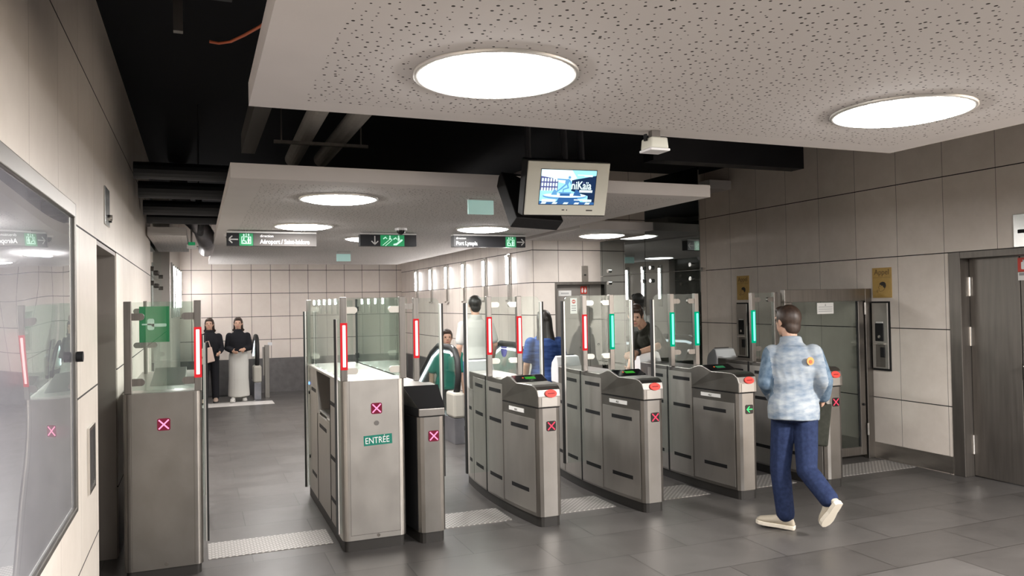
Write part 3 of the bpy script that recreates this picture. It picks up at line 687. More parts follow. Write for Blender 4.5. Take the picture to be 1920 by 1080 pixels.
# ---- glazed side gate on the right
t = thing('side_gate', 'glazed steel-framed side gate between the last turnstile and the right wall', 'gate', (5.8,6.03,0))
MB().box(6.30,6.385,6.0,6.06,0,1.722).build('hinge_post', M['post'], t, bevel=.003)
MB().box(5.27,6.30,6.0,6.06,1.60,1.722).box(5.27,5.31,6.0,6.06,0,1.60).build('outer_frame', M['post'], t, bevel=.003)
fr = MB().box(6.215,6.285,6.012,6.048,.04,1.597).box(5.315,5.37,6.012,6.048,.04,1.597).box(5.37,6.215,6.012,6.048,.04,.125).build('leaf_frame', M['post'], t, bevel=.003)
MB().box(5.375,6.21,6.026,6.034,.127,1.597).build('glass_panel', M['glass_green'], t)
MB().box(6.205,6.215,6.022,6.038,.125,1.597).build('black_gasket', M['rubber'], t)
for z in (1.52,.30): MB().cyl((6.292,5.995,z-.06),(6.292,5.995,z+.06),.010).build('hinge', M['chrome'], t)
MB().cyl((6.25,6.012,.55),(6.25,5.995,.55),.012).build('lock_button', M['black'], t)
c0 = atY(1532,568,6.02); c1 = atY(1563,588,6.02)
n_ = MB().box(c0.x,c1.x,6.019,6.0255,c1.z,c0.z).build('notice', M['paper']); tag(n_, 'small white printed notice on the glass of the side gate', 'notice')
a = Art(((c0.x+c1.x)/2,6.019,(c0.z+c1.z)/2), X, Z, .0006); hh=(c0.z-c1.z)/2; ww=(c1.x-c0.x)/2
a.poly([(-.008,hh*.45),(.008,hh*.45),(0,hh*.85)])
for k in range(3): a.rect(-ww*.85,hh*(.2-.38*k),ww*.85,hh*(.28-.38*k))
a.build('printed_lines', M['grey_ink'], n_)

# ================================================================== RIGHT WALL FITTINGS
def wall_sign(p0, p1, label):
    y_a, y_b = max(p0.y,p1.y), min(p0.y,p1.y); zt, zb = max(p0.z,p1.z), min(p0.z,p1.z)
    s = MB().box(XR-.006, XR-.0005, y_b, y_a, zb, zt).build('call_sign', M['gold']); tag(s, label, 'sign')
    o = Vector((XR-.006, (y_a+y_b)/2, (zt+zb)/2)); u = Vector((0,-1,0)); h = zt-zb; w_ = y_a-y_b
    text('Appel', .078, o + Z*(h*.27), u, Z, M['brown_ink'], s, align='CENTER', lift=.001)
    a = Art(o, u, Z, .0006); a.rect(-w_*.46,h*.17,w_*.46,h*.175,0)
    # head in profile: hair dark, face outline
    hair = [(.035,-.015),(.05,.01),(.048,.035),(.03,.052),(.005,.055),(-.02,.045),(-.032,.03),(-.012,.022),(.0,.012),(.01,.018),(.016,.0),(.026,-.004)]
    a.poly([(x, y-.045) for x,y in hair], 0)
    pts = [(-.026,.03),(-.034,.012),(-.044,-.004),(-.034,-.010),(-.036,-.03),(-.028,-.042),(-.004,-.04),(.02,-.03),(.034,-.014)]
    for i in range(len(pts)-1): a.line(pts[i][0],pts[i][1]-.045,pts[i+1][0],pts[i+1][1]-.045,.0035,1)
    a.rect(-.028,-.035,-.012,-.0315,1); 
    for k in range(3): a.line(-.05-.008*k,-.10+.004*k,-.05-.008*k,-.07-.004*k,.003,1)
    a.build('head_symbol', [M['dark_ink'], M['brown_ink']], s)
wall_sign(atX(1636,503,XR), atX(1673,558,XR), 'gold Appel call sign above the intercom beside the side gate')
wall_sign(Vector((XR,8.132,1.929)), Vector((XR,7.90,1.625)), 'gold call sign higher up the right wall, seen above the green lit gate post')
def intercom(y0, y1, label):
    t = thing('intercom', label, 'intercom', (XR,(y0+y1)/2,.895)); yc = (y0+y1)/2
    MB().box(XR-.012,XR-.0005,y0,y1,.895,1.59).build('back_frame', M['black'], t)
    MB().box(XR-.028,XR-.012,y0+.012,y1-.012,.915,1.575).build('face_plate', M['steel_panel'], t, bevel=.004)
    p = MB().box(XR-.036,XR-.028,yc-.045,yc+.055,1.19,1.37).build('speaker_panel', M['black'], t, bevel=.004)
    MB().cyl((XR-.036,yc+.0,1.235),(XR-.042,yc+.0,1.235),.016).build('call_button', M['chrome'], p)
    MB().box(XR-.034,XR-.028,yc-.04,yc+.04,1.372,1.386).build('label_strip', M['paper'], t)
    MB().box(XR-.030,XR-.0275,yc-.06,yc+.055,.93,1.155).build('shelf_recess', M['steel_dark'], t)
    MB().box(XR-.044,XR-.030,yc-.06,yc-.01,1.03,1.13).build('card_reader', M['black'], t, bevel=.004)
    MB().box(XR-.05,XR-.028,yc-.062,yc+.062,1.158,1.172).build('shelf_lip', M['chrome'], t)
intercom(5.775, 5.993, 'steel call intercom recessed in the right wall beside the side gate')
intercom(7.92, 8.14, 'steel call intercom farther back on the right wall, behind the turnstiles')
# steel plate above the right door, fire sign on the leaf
p = MB().box(XR-.008,XR-.0005,4.28,4.49,2.035,2.31).build('reader_plate', M['mirror_steel'], bevel=.002); tag(p, 'bright steel plate on the wall above the right door', 'plate')
MB().box(XR-.012,XR-.008,4.36,4.45,2.15,2.18).build('slot', M['black'], p)
fx = XR+.11
def fire_sign(face, u, w_, h, label):
    o = face; nrm = Vector(u).cross(Z)
    m = Art(o, u, Z, .004); m.rect(-w_/2,-h/2,w_/2,h/2); s = m.build('fire_sign', M['fire_red']); tag(s, label, 'sign')
    a = Art(o + nrm*.004, u, Z, .0006)
    bw = w_*.11; cx_ = -w_*.24
    a.rrect(cx_-bw,-h*.33,cx_+bw,h*.2,bw*.4); a.rect(cx_-bw*.35,h*.2,cx_+bw*.35,h*.33); a.line(cx_-bw*.2,h*.32,cx_+bw*1.1,h*.22,bw*.35)
    a.poly([(w_*.12,-h*.34),(w_*.30,-h*.36),(w_*.42,-h*.12),(w_*.36,h*.1),(w_*.32,-h*.02),(w_*.27,h*.28),(w_*.2,h*.36),(w_*.22,h*.08),(w_*.14,-h*.02),(w_*.12,h*.12),(w_*.05,-h*.1)])
    a.build('extinguisher_symbol', M['white'], s); return s
fire_sign(Vector((fx,4.44,1.89)), Vector((0,-1,0)), .20, .12, 'red fire extinguisher sign on the right steel door')
s = MB().box(fx-.004,fx,4.34,4.54,1.757,1.825).build('notice', M['paper']); tag(s, 'white notice strip just below the fire sign on the right door', 'notice')
a = Art((fx-.004,4.44,1.79), Vector((0,-1,0)), Z, .0006); a.rect(-.09,.008,.09,.03,0); a.rect(-.02,-.03,.0,.005,1); a.rect(.02,-.02,.08,-.012,0); a.build('printed_lines', [M['grey_ink'],M['fire_red']], s)
# far door signs
fy = YF+.07
o_ = Vector((4.66,fy,1.79)); fire_sign(o_, X, .09, .10, 'small red fire sign on the far grey door')
c0 = atY(1047,545,fy); c1 = atY(1071,555,fy)
s = MB().box(c0.x,c1.x,fy-.004,fy,c1.z,c0.z).build('door_plate', M['paper']); tag(s, 'small white name plate on the far grey door', 'plate')
a = Art(((c0.x+c1.x)/2,fy-.004,(c0.z+c1.z)/2), X, Z, .0006)
for k in range(8): a.rect(-.055+.014*k,-.012,-.046+.014*k,.010)
a.build('printed_lines', M['grey_ink'], s)
c0 = atY(1069,559,fy); c1 = atY(1082,588,fy)
s = MB().box(c0.x,c1.x,fy-.004,fy,c1.z,c0.z).build('no_entry_notice', M['paper']); tag(s, 'tall white notice with a red no entry disc on the far grey door', 'notice')
a = Art(((c0.x+c1.x)/2,fy-.004,(c0.z+c1.z)/2), X, Z, .0006); hh = (c0.z-c1.z)/2
a.ellipse(0,hh*.55,.026,.026,0); a.rect(-.018,hh*.55-.005,.018,hh*.55+.005,2,.0007)
for k in range(3): a.rect(-.032,-hh*(.05+.3*k),.032,-hh*(.05+.3*k)+.012,1)
a.build('printed_marks', [M['fire_red'], M['grey_ink'], M['white']], s)
p = MB().box(4.60,4.69,YF-.008,YF-.0005,1.90,2.10).build('reader_plate', M['base_steel']); tag(p, 'small steel plate above the far grey door', 'plate')
MB().box(4.63,4.66,YF-.012,YF-.008,1.975,1.99).build('slot', M['black'], p)

# smoked glass partition with spider fittings
P0 = Vector((4.77,6.65,0)); th = math.radians(94); GD = Vector((math.cos(th),math.sin(th),0)); GN = Vector((-GD.y,GD.x,0))
LEN = 1.88
t = thing('glass_partition', 'tall smoked glass partition with round steel fittings behind the turnstiles', 'glass wall', (4.7,7.6,0))
g1 = 1.945
for k in range(2):
    for z0, z1 in ((0.02,g1-.003),(g1+.003,(3.0,2.375)[k])):
        c = P0 + GD*(LEN*(.25+.5*k)); MB().obox((c.x,c.y,(z0+z1)/2), GD*(LEN/4-.004), GN*.006, Z*((z1-z0)/2)).build('glass_pane', M['glass_dark'], t)
for s_ in (.13, .82, .98, 1.68):
    for z in (g1-.085, g1+.06):
        c = P0 + GD*s_ + Z*z
        MB().cyl(c + GN*.006, c + GN*.030, .022, 16).build('round_fitting', M['mirror_steel'], t)
MB().obox(P0 + GD*(LEN/2) + GN*-.05 + Z*1.95, GD*(LEN/2), GN*.02, Z*.02).build('fitting_rail', M['steel_dark'], t)
# clear glass at the end of the left wall
t = thing('glass_partition', 'narrow glass partition at the far end of the left wall', 'glass wall', (XL,11.4,0))
MB().box(XL-.012,XL,9.97,12.9,0.02,2.025).box(XL-.012,XL,9.97,12.9,2.035,3.2).build('glass_pane', glass_mat('grey_partition_glass',(.45,.48,.47),1.3,0,.08), t)
for y in (10.1,11.2,11.5,12.7):
    for z in (1.95,2.12): MB().cyl((XL,y,z),(XL+.03,y,z),.028,14).build('round_fitting', M['steel_dark'], t)

# ================================================================== WALL LIGHTS
names = ['nearest tall strip light on the inner wall, first from the corner by the far door','second strip light from the corner by the far door','third strip light from the corner by the far door','fourth strip light from the corner by the far door','fifth strip light from the corner by the far door','last strip light on the inner wall, next to the back wall']
for i, y in enumerate((9.71,10.65,11.6,12.5,13.45,14.43)):
    t = thing('wall_light', names[i], 'wall light', (XI,y,1.7), None)
    MB().box(XI-.02,XI-.0005,y-.05,y+.05,1.66,2.30).build('back_plate', M['mirror_steel'], t)
    MB().box(XI-.035,XI-.02,y-.036,y+.036,1.89,2.255).build('housing', M['steel'], t)
    MB().box(XI-.052,XI-.035,y-.032,y+.032,1.895,2.25).build('diffuser', M['strip'], t, bevel=.006)
    MB().box(XI-.055,XI-.02,y-.05,y+.05,2.25,2.28).build('top_cap', M['mirror_steel'], t)
    MB().box(XI-.05,XI-.02,y-.05,y+.05,1.655,1.68).build('bottom_cap', M['mirror_steel'], t)
names = ['nearest of the strip lights in a row on the far left wall','second of the strip lights in a row on the far left wall','third of the strip lights in a row on the far left wall','fourth of the strip lights in a row on the far left wall','strip light on the far left wall right by the back wall']
for i in range(5):
    y = 13.2 + .52*i; x = -.385 + .085*(y-12.95)/2.75
    t = thing('wall_light', names[i], 'wall light', (x,y,1.5))
    MB().box(x-.004,x+.022,y-.05,y+.05,1.5,2.36).build('back_plate', M['mirror_steel'], t)
    MB().box(x+.022,x+.04,y-.036,y+.036,1.655,2.305).build('housing', M['steel'], t)
    MB().box(x+.04,x+.05,y-.032,y+.032,1.66,2.30).build('diffuser', M['strip'], t, bevel=.004)

# ================================================================== HANGING SIGNS
def lift_picto(a, x, y, s, mi=0):
    # cab with a wheelchair user and a standing person, arrows above
    w_ = .0065*s
    a.line(x-.045*s,y-.045*s,x-.045*s,y+.025*s,w_,mi); a.line(x+.045*s,y-.045*s,x+.045*s,y+.025*s,w_,mi); a.line(x-.045*s,y+.025*s,x+.045*s,y+.025*s,w_,mi); a.line(x-.045*s,y-.045*s,x+.045*s,y-.045*s,w_,mi)
    a.line(x,y+.028*s,x,y+.058*s,w_,mi)
    a.poly([(x-.03*s,y+.033*s),(x-.018*s,y+.033*s),(x-.018*s,y+.045*s),(x-.013*s,y+.045*s),(x-.024*s,y+.058*s),(x-.035*s,y+.045*s),(x-.03*s,y+.045*s)],mi)
    a.poly([(x+.03*s,y+.058*s),(x+.018*s,y+.058*s),(x+.018*s,y+.046*s),(x+.013*s,y+.046*s),(x+.024*s,y+.033*s),(x+.035*s,y+.046*s),(x+.03*s,y+.046*s)],mi)
    a.ellipse(x-.024*s,y+.010*s,.007*s,.008*s,mi,n=12); a.rect(x-.029*s,y-.018*s,x-.019*s,y+.002*s,mi); a.line(x-.02*s,y-.018*s,x-.004*s,y-.018*s,.008*s,mi); a.line(x-.004*s,y-.018*s,x+.003*s,y-.036*s,.008*s,mi)
    for k in range(10):
        a0 = PI*.6 + PI*1.2*k/10; a1 = PI*.6 + PI*1.2*(k+1)/10
        a.line(x-.02*s+.018*s*math.cos(a0), y-.022*s+.018*s*math.sin(a0), x-.02*s+.018*s*math.cos(a1), y-.022*s+.018*s*math.sin(a1), .005*s, mi)
    a.ellipse(x+.024*s,y+.011*s,.008*s,.009*s,mi,n=12); a.rrect(x+.012*s,y-.018*s,x+.036*s,y+.002*s,.006*s,mi); a.rect(x+.016*s,y-.042*s,x+.032*s,y-.016*s,mi)
def arrow(a, x, y, s, ang, w_, mi=0):
    c, sn = math.cos(ang), math.sin(ang)
    r = lambda p: (x+p[0]*c-p[1]*sn, y+p[0]*sn+p[1]*c)
    for p, q in (((-s,0),(s,0)),((s,0),(.25*s,.75*s)),((s,0),(.25*s,-.75*s))): a.line(*r(p), *r(q), w_, mi)
SY = 8.2
def hang_sign(name, x0, x1, z0, z1, label):
    t = thing(name, label, 'sign', ((x0+x1)/2, SY, z0))
    MB().box(x0,x1,SY,SY+.10,z0,z1).build('sign_box', M['sign_black'], t, bevel=.003)
    MB().box(x0,x1,SY-.004,SY+.104,z1-.004,z1+.012).build('top_rail', M['sign_grey'], t)
    for x in (x0+.2*(x1-x0), x0+.85*(x1-x0)): MB().cyl((x,SY+.05,z1+.012),(x,SY+.05,ZC),.008,8).build('hanger', M['steel_dark'], t)
    return t
# airport
x0, x1, z0, z1 = .277, 1.147, 2.262, 2.393
t = hang_sign('hanging_sign', x0, x1, z0, z1, 'hanging sign reading Aéroport / Saint-Isidore with left arrow')
zc = (z0+z1)/2-.004; fy_ = SY
a = Art((0,fy_,zc), X, Z, .0012); a.rect(x0+.118,-.062,x0+.248,.060,0); gp = a.build('green_field', M['sign_green'], t)
a = Art((0,fy_-.0014,zc), X, Z, .001); lift_picto(a, x0+.183, .002, .95); a.build('lift_symbol', M['sign_mint'], gp)
a = Art((0,fy_,zc), X, Z, .0012); arrow(a, x0+.058, .0, .042, PI, .011); a.build('arrow_symbol', M['sign_grey'], t)
a = Art((0,fy_,zc), X, Z, .0012); a.rect(x0+.252,-.062,x1,.060); pg = a.build('grey_field', pmat('sign_warm_grey',(.085,.079,.075),.7,spec=.15), t)
text('direction', .036, (x0+.315,fy_-.0014,zc+.026), X, Z, M['sign_white'], pg, lift=.0008)
text('Aéroport / Saint-Isidore', .062, (x0+.315,fy_-.0014,zc-.040), X, Z, M['sign_white'], pg, lift=.0008, xs=.80, bold=.0008)
# escalators
x0, x1, z0, z1 = 1.60, 2.21, 2.272, 2.398
t = hang_sign('hanging_sign', x0, x1, z0, z1, 'hanging sign with down arrow and green escalator symbols')
zc = (z0+z1)/2-.004
a = Art((0,fy_,zc), X, Z, .0012); a.rect(x0+.215,-.060,x0+.475,.058); gp = a.build('green_field', M['sign_green'], t)
a = Art((0,fy_,zc), X, Z, .0012); arrow(a, x0+.155, .0, .042, -PI/2, .011); a.build('arrow_symbol', M['sign_grey'], t)
a = Art((0,fy_-.0014,zc), X, Z, .001)
bx = x0+.24
a.line(bx,-.05,bx+.075,.012,.006); a.line(bx+.03,-.055,bx+.10,.005,.006); a.line(bx+.075,.012,bx+.10,.012,.005)
a.ellipse(bx+.078,.045,.008,.009); a.poly([(bx+.065,.014),(bx+.093,.014),(bx+.084,.036),(bx+.072,.036)])
a.line(bx+.01,.02,bx+.03,.035,.012); a.line(bx+.03,.035,bx+.045,.02,.008)
bx = x0+.36
a.poly([(bx-.005,-.05),(bx+.03,-.05),(bx+.095,.0),(bx+.095,.015),(bx+.075,.012),(bx+.06,-.002),(bx+.045,-.012),(bx+.03,-.026),(bx-.005,-.036)])
a.ellipse(bx+.052,.047,.008,.009); a.poly([(bx+.042,-.006),(bx+.064,.006),(bx+.062,.037),(bx+.044,.037)])
a.line(bx+.0,.016,bx+.02,.03,.012); a.line(bx+.02,.03,bx+.034,.016,.008)
a.build('escalator_symbols', M['sign_mint'], gp)
# port
x0, x1, z0, z1 = 2.63, 3.493, 2.272, 2.400
t = hang_sign('hanging_sign', x0, x1, z0, z1, 'hanging sign reading Port Lympia with right arrow')
zc = (z0+z1)/2-.004
a = Art((0,fy_,zc), X, Z, .0012); a.rect(x1-.245,-.060,x1-.118,.058); gp = a.build('green_field', M['sign_green'], t)
a = Art((0,fy_-.0014,zc), X, Z, .001); lift_picto(a, x1-.182, .0, .95); a.build('lift_symbol', M['sign_mint'], gp)
a = Art((0,fy_,zc), X, Z, .0012); arrow(a, x1-.058, .0, .042, 0, .011); a.build('arrow_symbol', M['sign_grey'], t)
text('direction', .032, (x0+.03,fy_,zc+.026), X, Z, M['sign_white'], t, lift=.0008)
text('Port Lympia', .062, (x0+.03,fy_,zc-.040), X, Z, M['sign_white'], t, lift=.0008, xs=.82, bold=.0008)

# small ceiling fittings
def dome(x, y, label):
    t = thing('dome_camera', label, 'camera', (x,y,ZC-.07))
    MB().cyl((x,y,ZC-.022),(x,y,ZC-.0005),.062,20).build('mount_ring', M['white_plastic'], t)
    MB().ell((x,y,ZC-.022),(.045,0,0),(0,.045,0),(0,0,.045)).build('dark_dome', M['blackgloss'], t, smooth=True)
dome(1.925, 7.74, 'black dome camera on the ceiling above the escalator sign')
dome(.33, 8.75, 'black dome camera peeking out left of the airport sign')
def exit_box(x, y, z0, label, w_=.20):
    t = thing('emergency_light', label, 'emergency light', (x,y,z0))
    MB().box(x-w_/2,x+w_/2,y-.012,y+.012,z0,z0+.105).build('sign_plate', M['mint_box'], t, bevel=.003)
    MB().box(x-w_/2,x+w_/2,y-.03,y+.03,z0+.105,ZC-.0005 if z0+.105 < ZC else z0+.12).build('lamp_housing', M['sign_grey'], t, bevel=.004)
exit_box(1.96, 5.44, 2.305, 'pale green emergency light hanging near the front edge of the far panel')
exit_box(1.96, 11.3, 2.28, 'pale green emergency light hanging deep under the far panel')
t = thing('exit_sign', 'small lit green exit box by the foil duct', 'sign', (-.05,9.25,2.30))
MB().box(-.10,.0,9.22,9.28,2.30,2.345).build('housing', M['white_plastic'], t, bevel=.004)
MB().box(-.085,-.015,9.21,9.219,2.335,2.37).build('green_face', M['sign_green'], t)
MB().cyl((-.05,9.25,2.345),(-.05,9.25,2.51),.008).build('hanger', M['steel_dark'], t)
t = thing('ceiling_detector', 'white detector hanging under the near panel edge right of the monitor', 'detector', (1.95,3.02,ZC-.10))
dx, dy = 1.945, 3.04
MB().box(dx-.022,dx+.022,dy-.015,dy+.015,ZC-.04,ZC-.0005).build('bracket', M['steel_dark'], t)
MB().prism([(dx-.048,ZC-.085),(dx+.048,ZC-.085),(dx+.042,ZC-.035),(dx-.042,ZC-.035)],'y',dy-.045,dy+.045).build('housing', M['cream'], t, bevel=.006)
MB().box(dx-.052,dx+.052,dy-.05,dy+.05,ZC-.097,ZC-.085).build('lens_plate', M['white_plastic'], t, bevel=.004)
MB().box(dx-.058,dx-.05,dy-.02,dy,ZC-.05,ZC-.02).build('side_tab', M['black'], t)

# ================================================================== CEILING MONITORS
tl, tr = Vector((1.912,4.40,2.522)), Vector((2.486,4.40,2.531)); 
bl = atZ(981,402,2.187+.012); bl = atY(981,402,4.50); br = atY(1133,405,4.50)
U = (tr-tl); ul = U.length; U.normalize(); V = ((tl+tr)/2 - (bl+br)/2); vl = V.length; V.normalize(); V = (V - U*V.dot(U)).normalized(); Nn = U.cross(V)
C0 = (tl+tr+bl+br)/4
t = thing('ceiling_monitor', 'cream framed ceiling monitor showing a bright blue scene', 'monitor', (2.18,4.6,2.19))
hu, hv = ul/2, vl/2
m = MB(); m.obox(C0 - Nn*.006, U*hu, V*hv, Nn*.006); m.build('bezel', M['cream'], t, bevel=.004)
m = MB(); m.obox(C0 - Nn*.055, U*(hu+.006), V*(hv+.008), Nn*.043); m.build('housing', M['black'], t, bevel=.006)
MB().cyl(C0 - Nn*.06 + V*.1, Vector((C0.x, C0.y+.10, VOID)), .022, 12).cyl(C0 - Nn*.06 + V*.1 + U*.12, Vector((C0.x+.12, C0.y+.10, VOID)), .022, 12).build('hanging_pole', M['duct'], t)
# screen picture: generic blue square with a statue on a fountain
SC = {'sky': emat('screen_sky', (.35,.78,.95), 0.61), 'cloud': emat('screen_cloud', (.72,.95,1), 0.63), 'blue': emat('screen_blue', (.05,.17,.45), 0.44), 'mid': emat('screen_mid', (.16,.42,.75), 0.50), 'dark': emat('screen_dark', (.02,.045,.12), 0.39), 'white': emat('screen_white', (.75,.98,1), 0.61), 'viol': emat('screen_violet', (.14,.14,.36), 0.44), 'edge': M['blackgloss']}
SM = [SC[k] for k in ('sky','cloud','blue','mid','dark','white','viol','edge')]
su, sv = hu*.675, hv*.645
so = C0 + U*(-hu*.0) + V*(hv*.06)
a = Art(so, U, V, .0006)
a.rect(-su-.004,-sv-.004,su+.004,sv+.004,7)
a.rect(-su,-sv,su,sv,0,.0006)
a.poly([(-su,sv*.5),(-su*.1,sv*.2),(su*.3,sv*.55),(su*.1,sv),(-su,sv)],1,.0010)
a.poly([(-su,-sv*.2),(-su,sv*.62),(-su*.6,sv*.52),(-su*.38,sv*.38),(-su*.38,-sv*.2)],6,.0012)
for r_ in range(3):
    for k in range(6):
        xx = -su*.97+su*.1*k; yy = sv*(.40-.27*r_)
        a.rrect(xx,yy-.010,xx+su*.065,yy+.012,.005,5,.0016)
a.poly([(su*.12,-sv*.2),(su*.12,sv*.42),(su,sv*.72),(su,-sv*.6)],4,.0012); a.rect(su*.75,-sv*.9,su,sv*.5,4,.0013)
for k in range(5): a.rect(su*(.18+.12*k),sv*.22,su*(.21+.12*k),sv*.34,6,.0016)
a.ellipse(-su*.1,-sv*.52,su*.80,sv*.20,3,.0018); a.ellipse(-su*.1,-sv*.47,su*.78,sv*.13,1,.0022)
a.poly([(-su,-sv),(su,-sv),(su,-sv*.86),(-su,-sv*.82)],2,.0020)
for k in range(5): a.poly([(su*(-.95+.4*k),-sv*.98),(su*(-.78+.4*k),-sv*.98),(su*(-.74+.4*k),-sv*.88),(su*(-.9+.4*k),-sv*.88)],5,.0024)
a.poly([(-su*.4,-sv*.86),(su*.5,-sv*.86),(su*.35,-sv*.6),(-su*.3,-sv*.6)],2,.0024)
a.rect(-su*.28,-sv*.5,su*.08,-sv*.3,2,.0026); a.rect(-su*.32,-sv*.36,su*.12,-sv*.28,3,.0028)
a.poly([(-su*.6,-sv*.45),(-su*.5,-sv*.1),(-su*.42,-sv*.2),(-su*.38,-sv*.45)],3,.0026); a.poly([(su*.2,-sv*.48),(su*.28,-sv*.1),(su*.4,-sv*.2),(su*.5,-sv*.5)],2,.0026)
# running figure
a.ellipse(su*.02,sv*.58,su*.045,sv*.08,3,.0030)
a.poly([(-su*.13,sv*.22),(-su*.02,sv*.16),(su*.06,sv*.44),(-su*.03,sv*.5),(-su*.12,sv*.42)],3,.0030)
a.line(-su*.1,sv*.44,-su*.40,sv*.46,.008,3,.0030); a.line(su*.03,sv*.42,su*.10,sv*.2,.008,3,.0030)
a.line(-su*.08,sv*.2,-su*.26,-sv*.08,.010,3,.0030); a.line(-su*.26,-sv*.08,-su*.42,-sv*.28,.008,3,.0030)
a.line(-su*.04,sv*.18,su*.0,-sv*.02,.010,3,.0030); a.line(su*.0,-sv*.02,-su*.17,-sv*.12,.008,3,.0030); a.line(-su*.17,-sv*.12,-su*.18,-sv*.28,.007,3,.0030)
a.rect(-su*.92,-sv*.86,-su*.42,-sv*.70,5,.0030); a.rect(su*.25,-sv*.76,su*.9,-sv*.69,5,.0030); a.rect(su*.58,-sv*.83,su*.9,-sv*.77,5,.0030)
a.rect(su*.42,-sv*.28,su*.9,-sv*.14,5,.0030); a.rect(su*.3,sv*.70,su*.86,sv*.76,5,.0030); a.rect(su*.55,sv*.64,su*.86,sv*.69,5,.0030)
scr = a.build('screen', SM, t)
text('niKaïa', .072, so + U*(su*.10) + V*(-sv*.09) + Nn*.0036, U, V, SC['white'], scr, lift=.0008, xs=.82, bold=.001)
a = Art(C0 - V*(hv*.80), U, V, .001); a.rect(-.03,-.003,-.012,.004); a.ellipse(.005,0,.004,.004); a.rect(hu*.50,-.005,hu*.66,.003); a.build('bezel_marks', M['dark_ink'], t)
# second monitor, seen from behind
Pb1 = atZ(969.5,407.5,2.187); Pb2 = atZ(1057,414.5,2.187); Pt1 = atZ(940,322,2.53); Pt2 = Pt1 + (Pb2-Pb1)
t = thing('ceiling_monitor', 'black back of the second ceiling monitor behind the cream one', 'monitor', tuple((Pb1+Pb2)/2))
U2 = (Pb2-Pb1).normalized(); V2 = (Pt1-Pb1); V2 = (V2 - U2*V2.dot(U2)); h2 = V2.length/2; V2.normalize(); N2 = U2.cross(V2)
m = MB(); q = [Pb1,Pb2,Pt2,Pt1]; n2 = N2*-.09
m._add(q + [p + n2 for p in q], [(0,1,2,3),(7,6,5,4),(0,4,5,1),(1,5,6,2),(2,6,7,3),(3,7,4,0)]); m.build('housing', M['black'], t, bevel=.006)
cc = (Pb1+Pb2+Pt1+Pt2)/4; MB().cyl(cc + n2*.5, Vector((cc.x+n2.x*.5, cc.y+n2.y*.5, VOID)), .022, 12).build('hanging_pole', M['duct'], t)

# ================================================================== LEFT WALL FITTINGS
t = thing('poster_case', 'large glazed poster case in a steel frame on the left wall', 'poster case', (XL,2.9,.8))
PY0, PY1, PZ0, PZ1 = 2.05, 3.76, .80, 2.10
fw = .022
MB().box(XL-.0,XL+.026,PY1-fw,PY1,PZ0,PZ1).box(XL,XL+.026,PY0,PY0+fw,PZ0,PZ1).box(XL,XL+.026,PY0+fw,PY1-fw,PZ1-.06,PZ1).box(XL,XL+.026,PY0+fw,PY1-fw,PZ0,PZ0+fw).build('frame', M['steel'], t, bevel=.004)
MB().box(XL+.002,XL+.012,PY0+fw,PY1-fw,PZ0+fw,PZ1-.06).build('poster', M['poster'], t)
# softly buckled clear cover
m = MB(); NY, NZ = 30, 24; vs = []; fs = []
for j in range(NZ+1):
    for i in range(NY+1):
        y = PY0+fw + (PY1-PY0-2*fw)*i/NY; z = PZ0+fw + (PZ1-.06-PZ0-fw)*j/NZ
        bul = math.sin(PI*i/NY)*math.sin(PI*j/NZ)
        vs.append((XL+.014+.009*bul*(1+.25*math.sin(9*z+3*y)), y, z))
for j in range(NZ):
    for i in range(NY): k = j*(NY+1)+i; fs.append((k,k+1,k+NY+2,k+NY+1))
m._add(vs, fs); m.build('clear_cover', glass_mat('poster_cover',(.97,.97,.98),1.0,0.0,.03), t, smooth=True)
MB().cyl((XL+.026,PY1-.015,1.452),(XL+.05,PY1-.015,1.452),.022,16).build('frame_lock', M['black'], t)
t = thing('wall_socket_box', 'small steel framed recess low on the left wall beside the poster case', 'wall box', (XL,4.385,.755))
MB().box(XL-.0,XL+.012,4.27,4.285,.755,1.075).box(XL,XL+.012,4.485,4.50,.755,1.075).box(XL,XL+.012,4.285,4.485,.755,.77).box(XL,XL+.012,4.285,4.485,1.06,1.075).build('frame', M['chrome'], t)
MB().box(XL+.0005,XL+.004,4.285,4.485,.77,1.06).build('dark_panel', pmat('dark_socket_panel',(.07,.07,.075),.25,.4), t)
t = thing('reader_plate', 'narrow steel plate with a lock above the left doorway', 'plate', (XL,5.22,2.15))
MB().box(XL+.0005,XL+.008,5.09,5.34,2.15,2.375).build('plate', M['mirror_steel'], t, bevel=.002)
MB().cyl((XL+.008,5.24,2.20),(XL+.03,5.24,2.20),.018).build('lock', M['chrome'], t); MB().box(XL+.008,XL+.02,5.30,5.335,2.18,2.22).build('slot', M['black'], t)

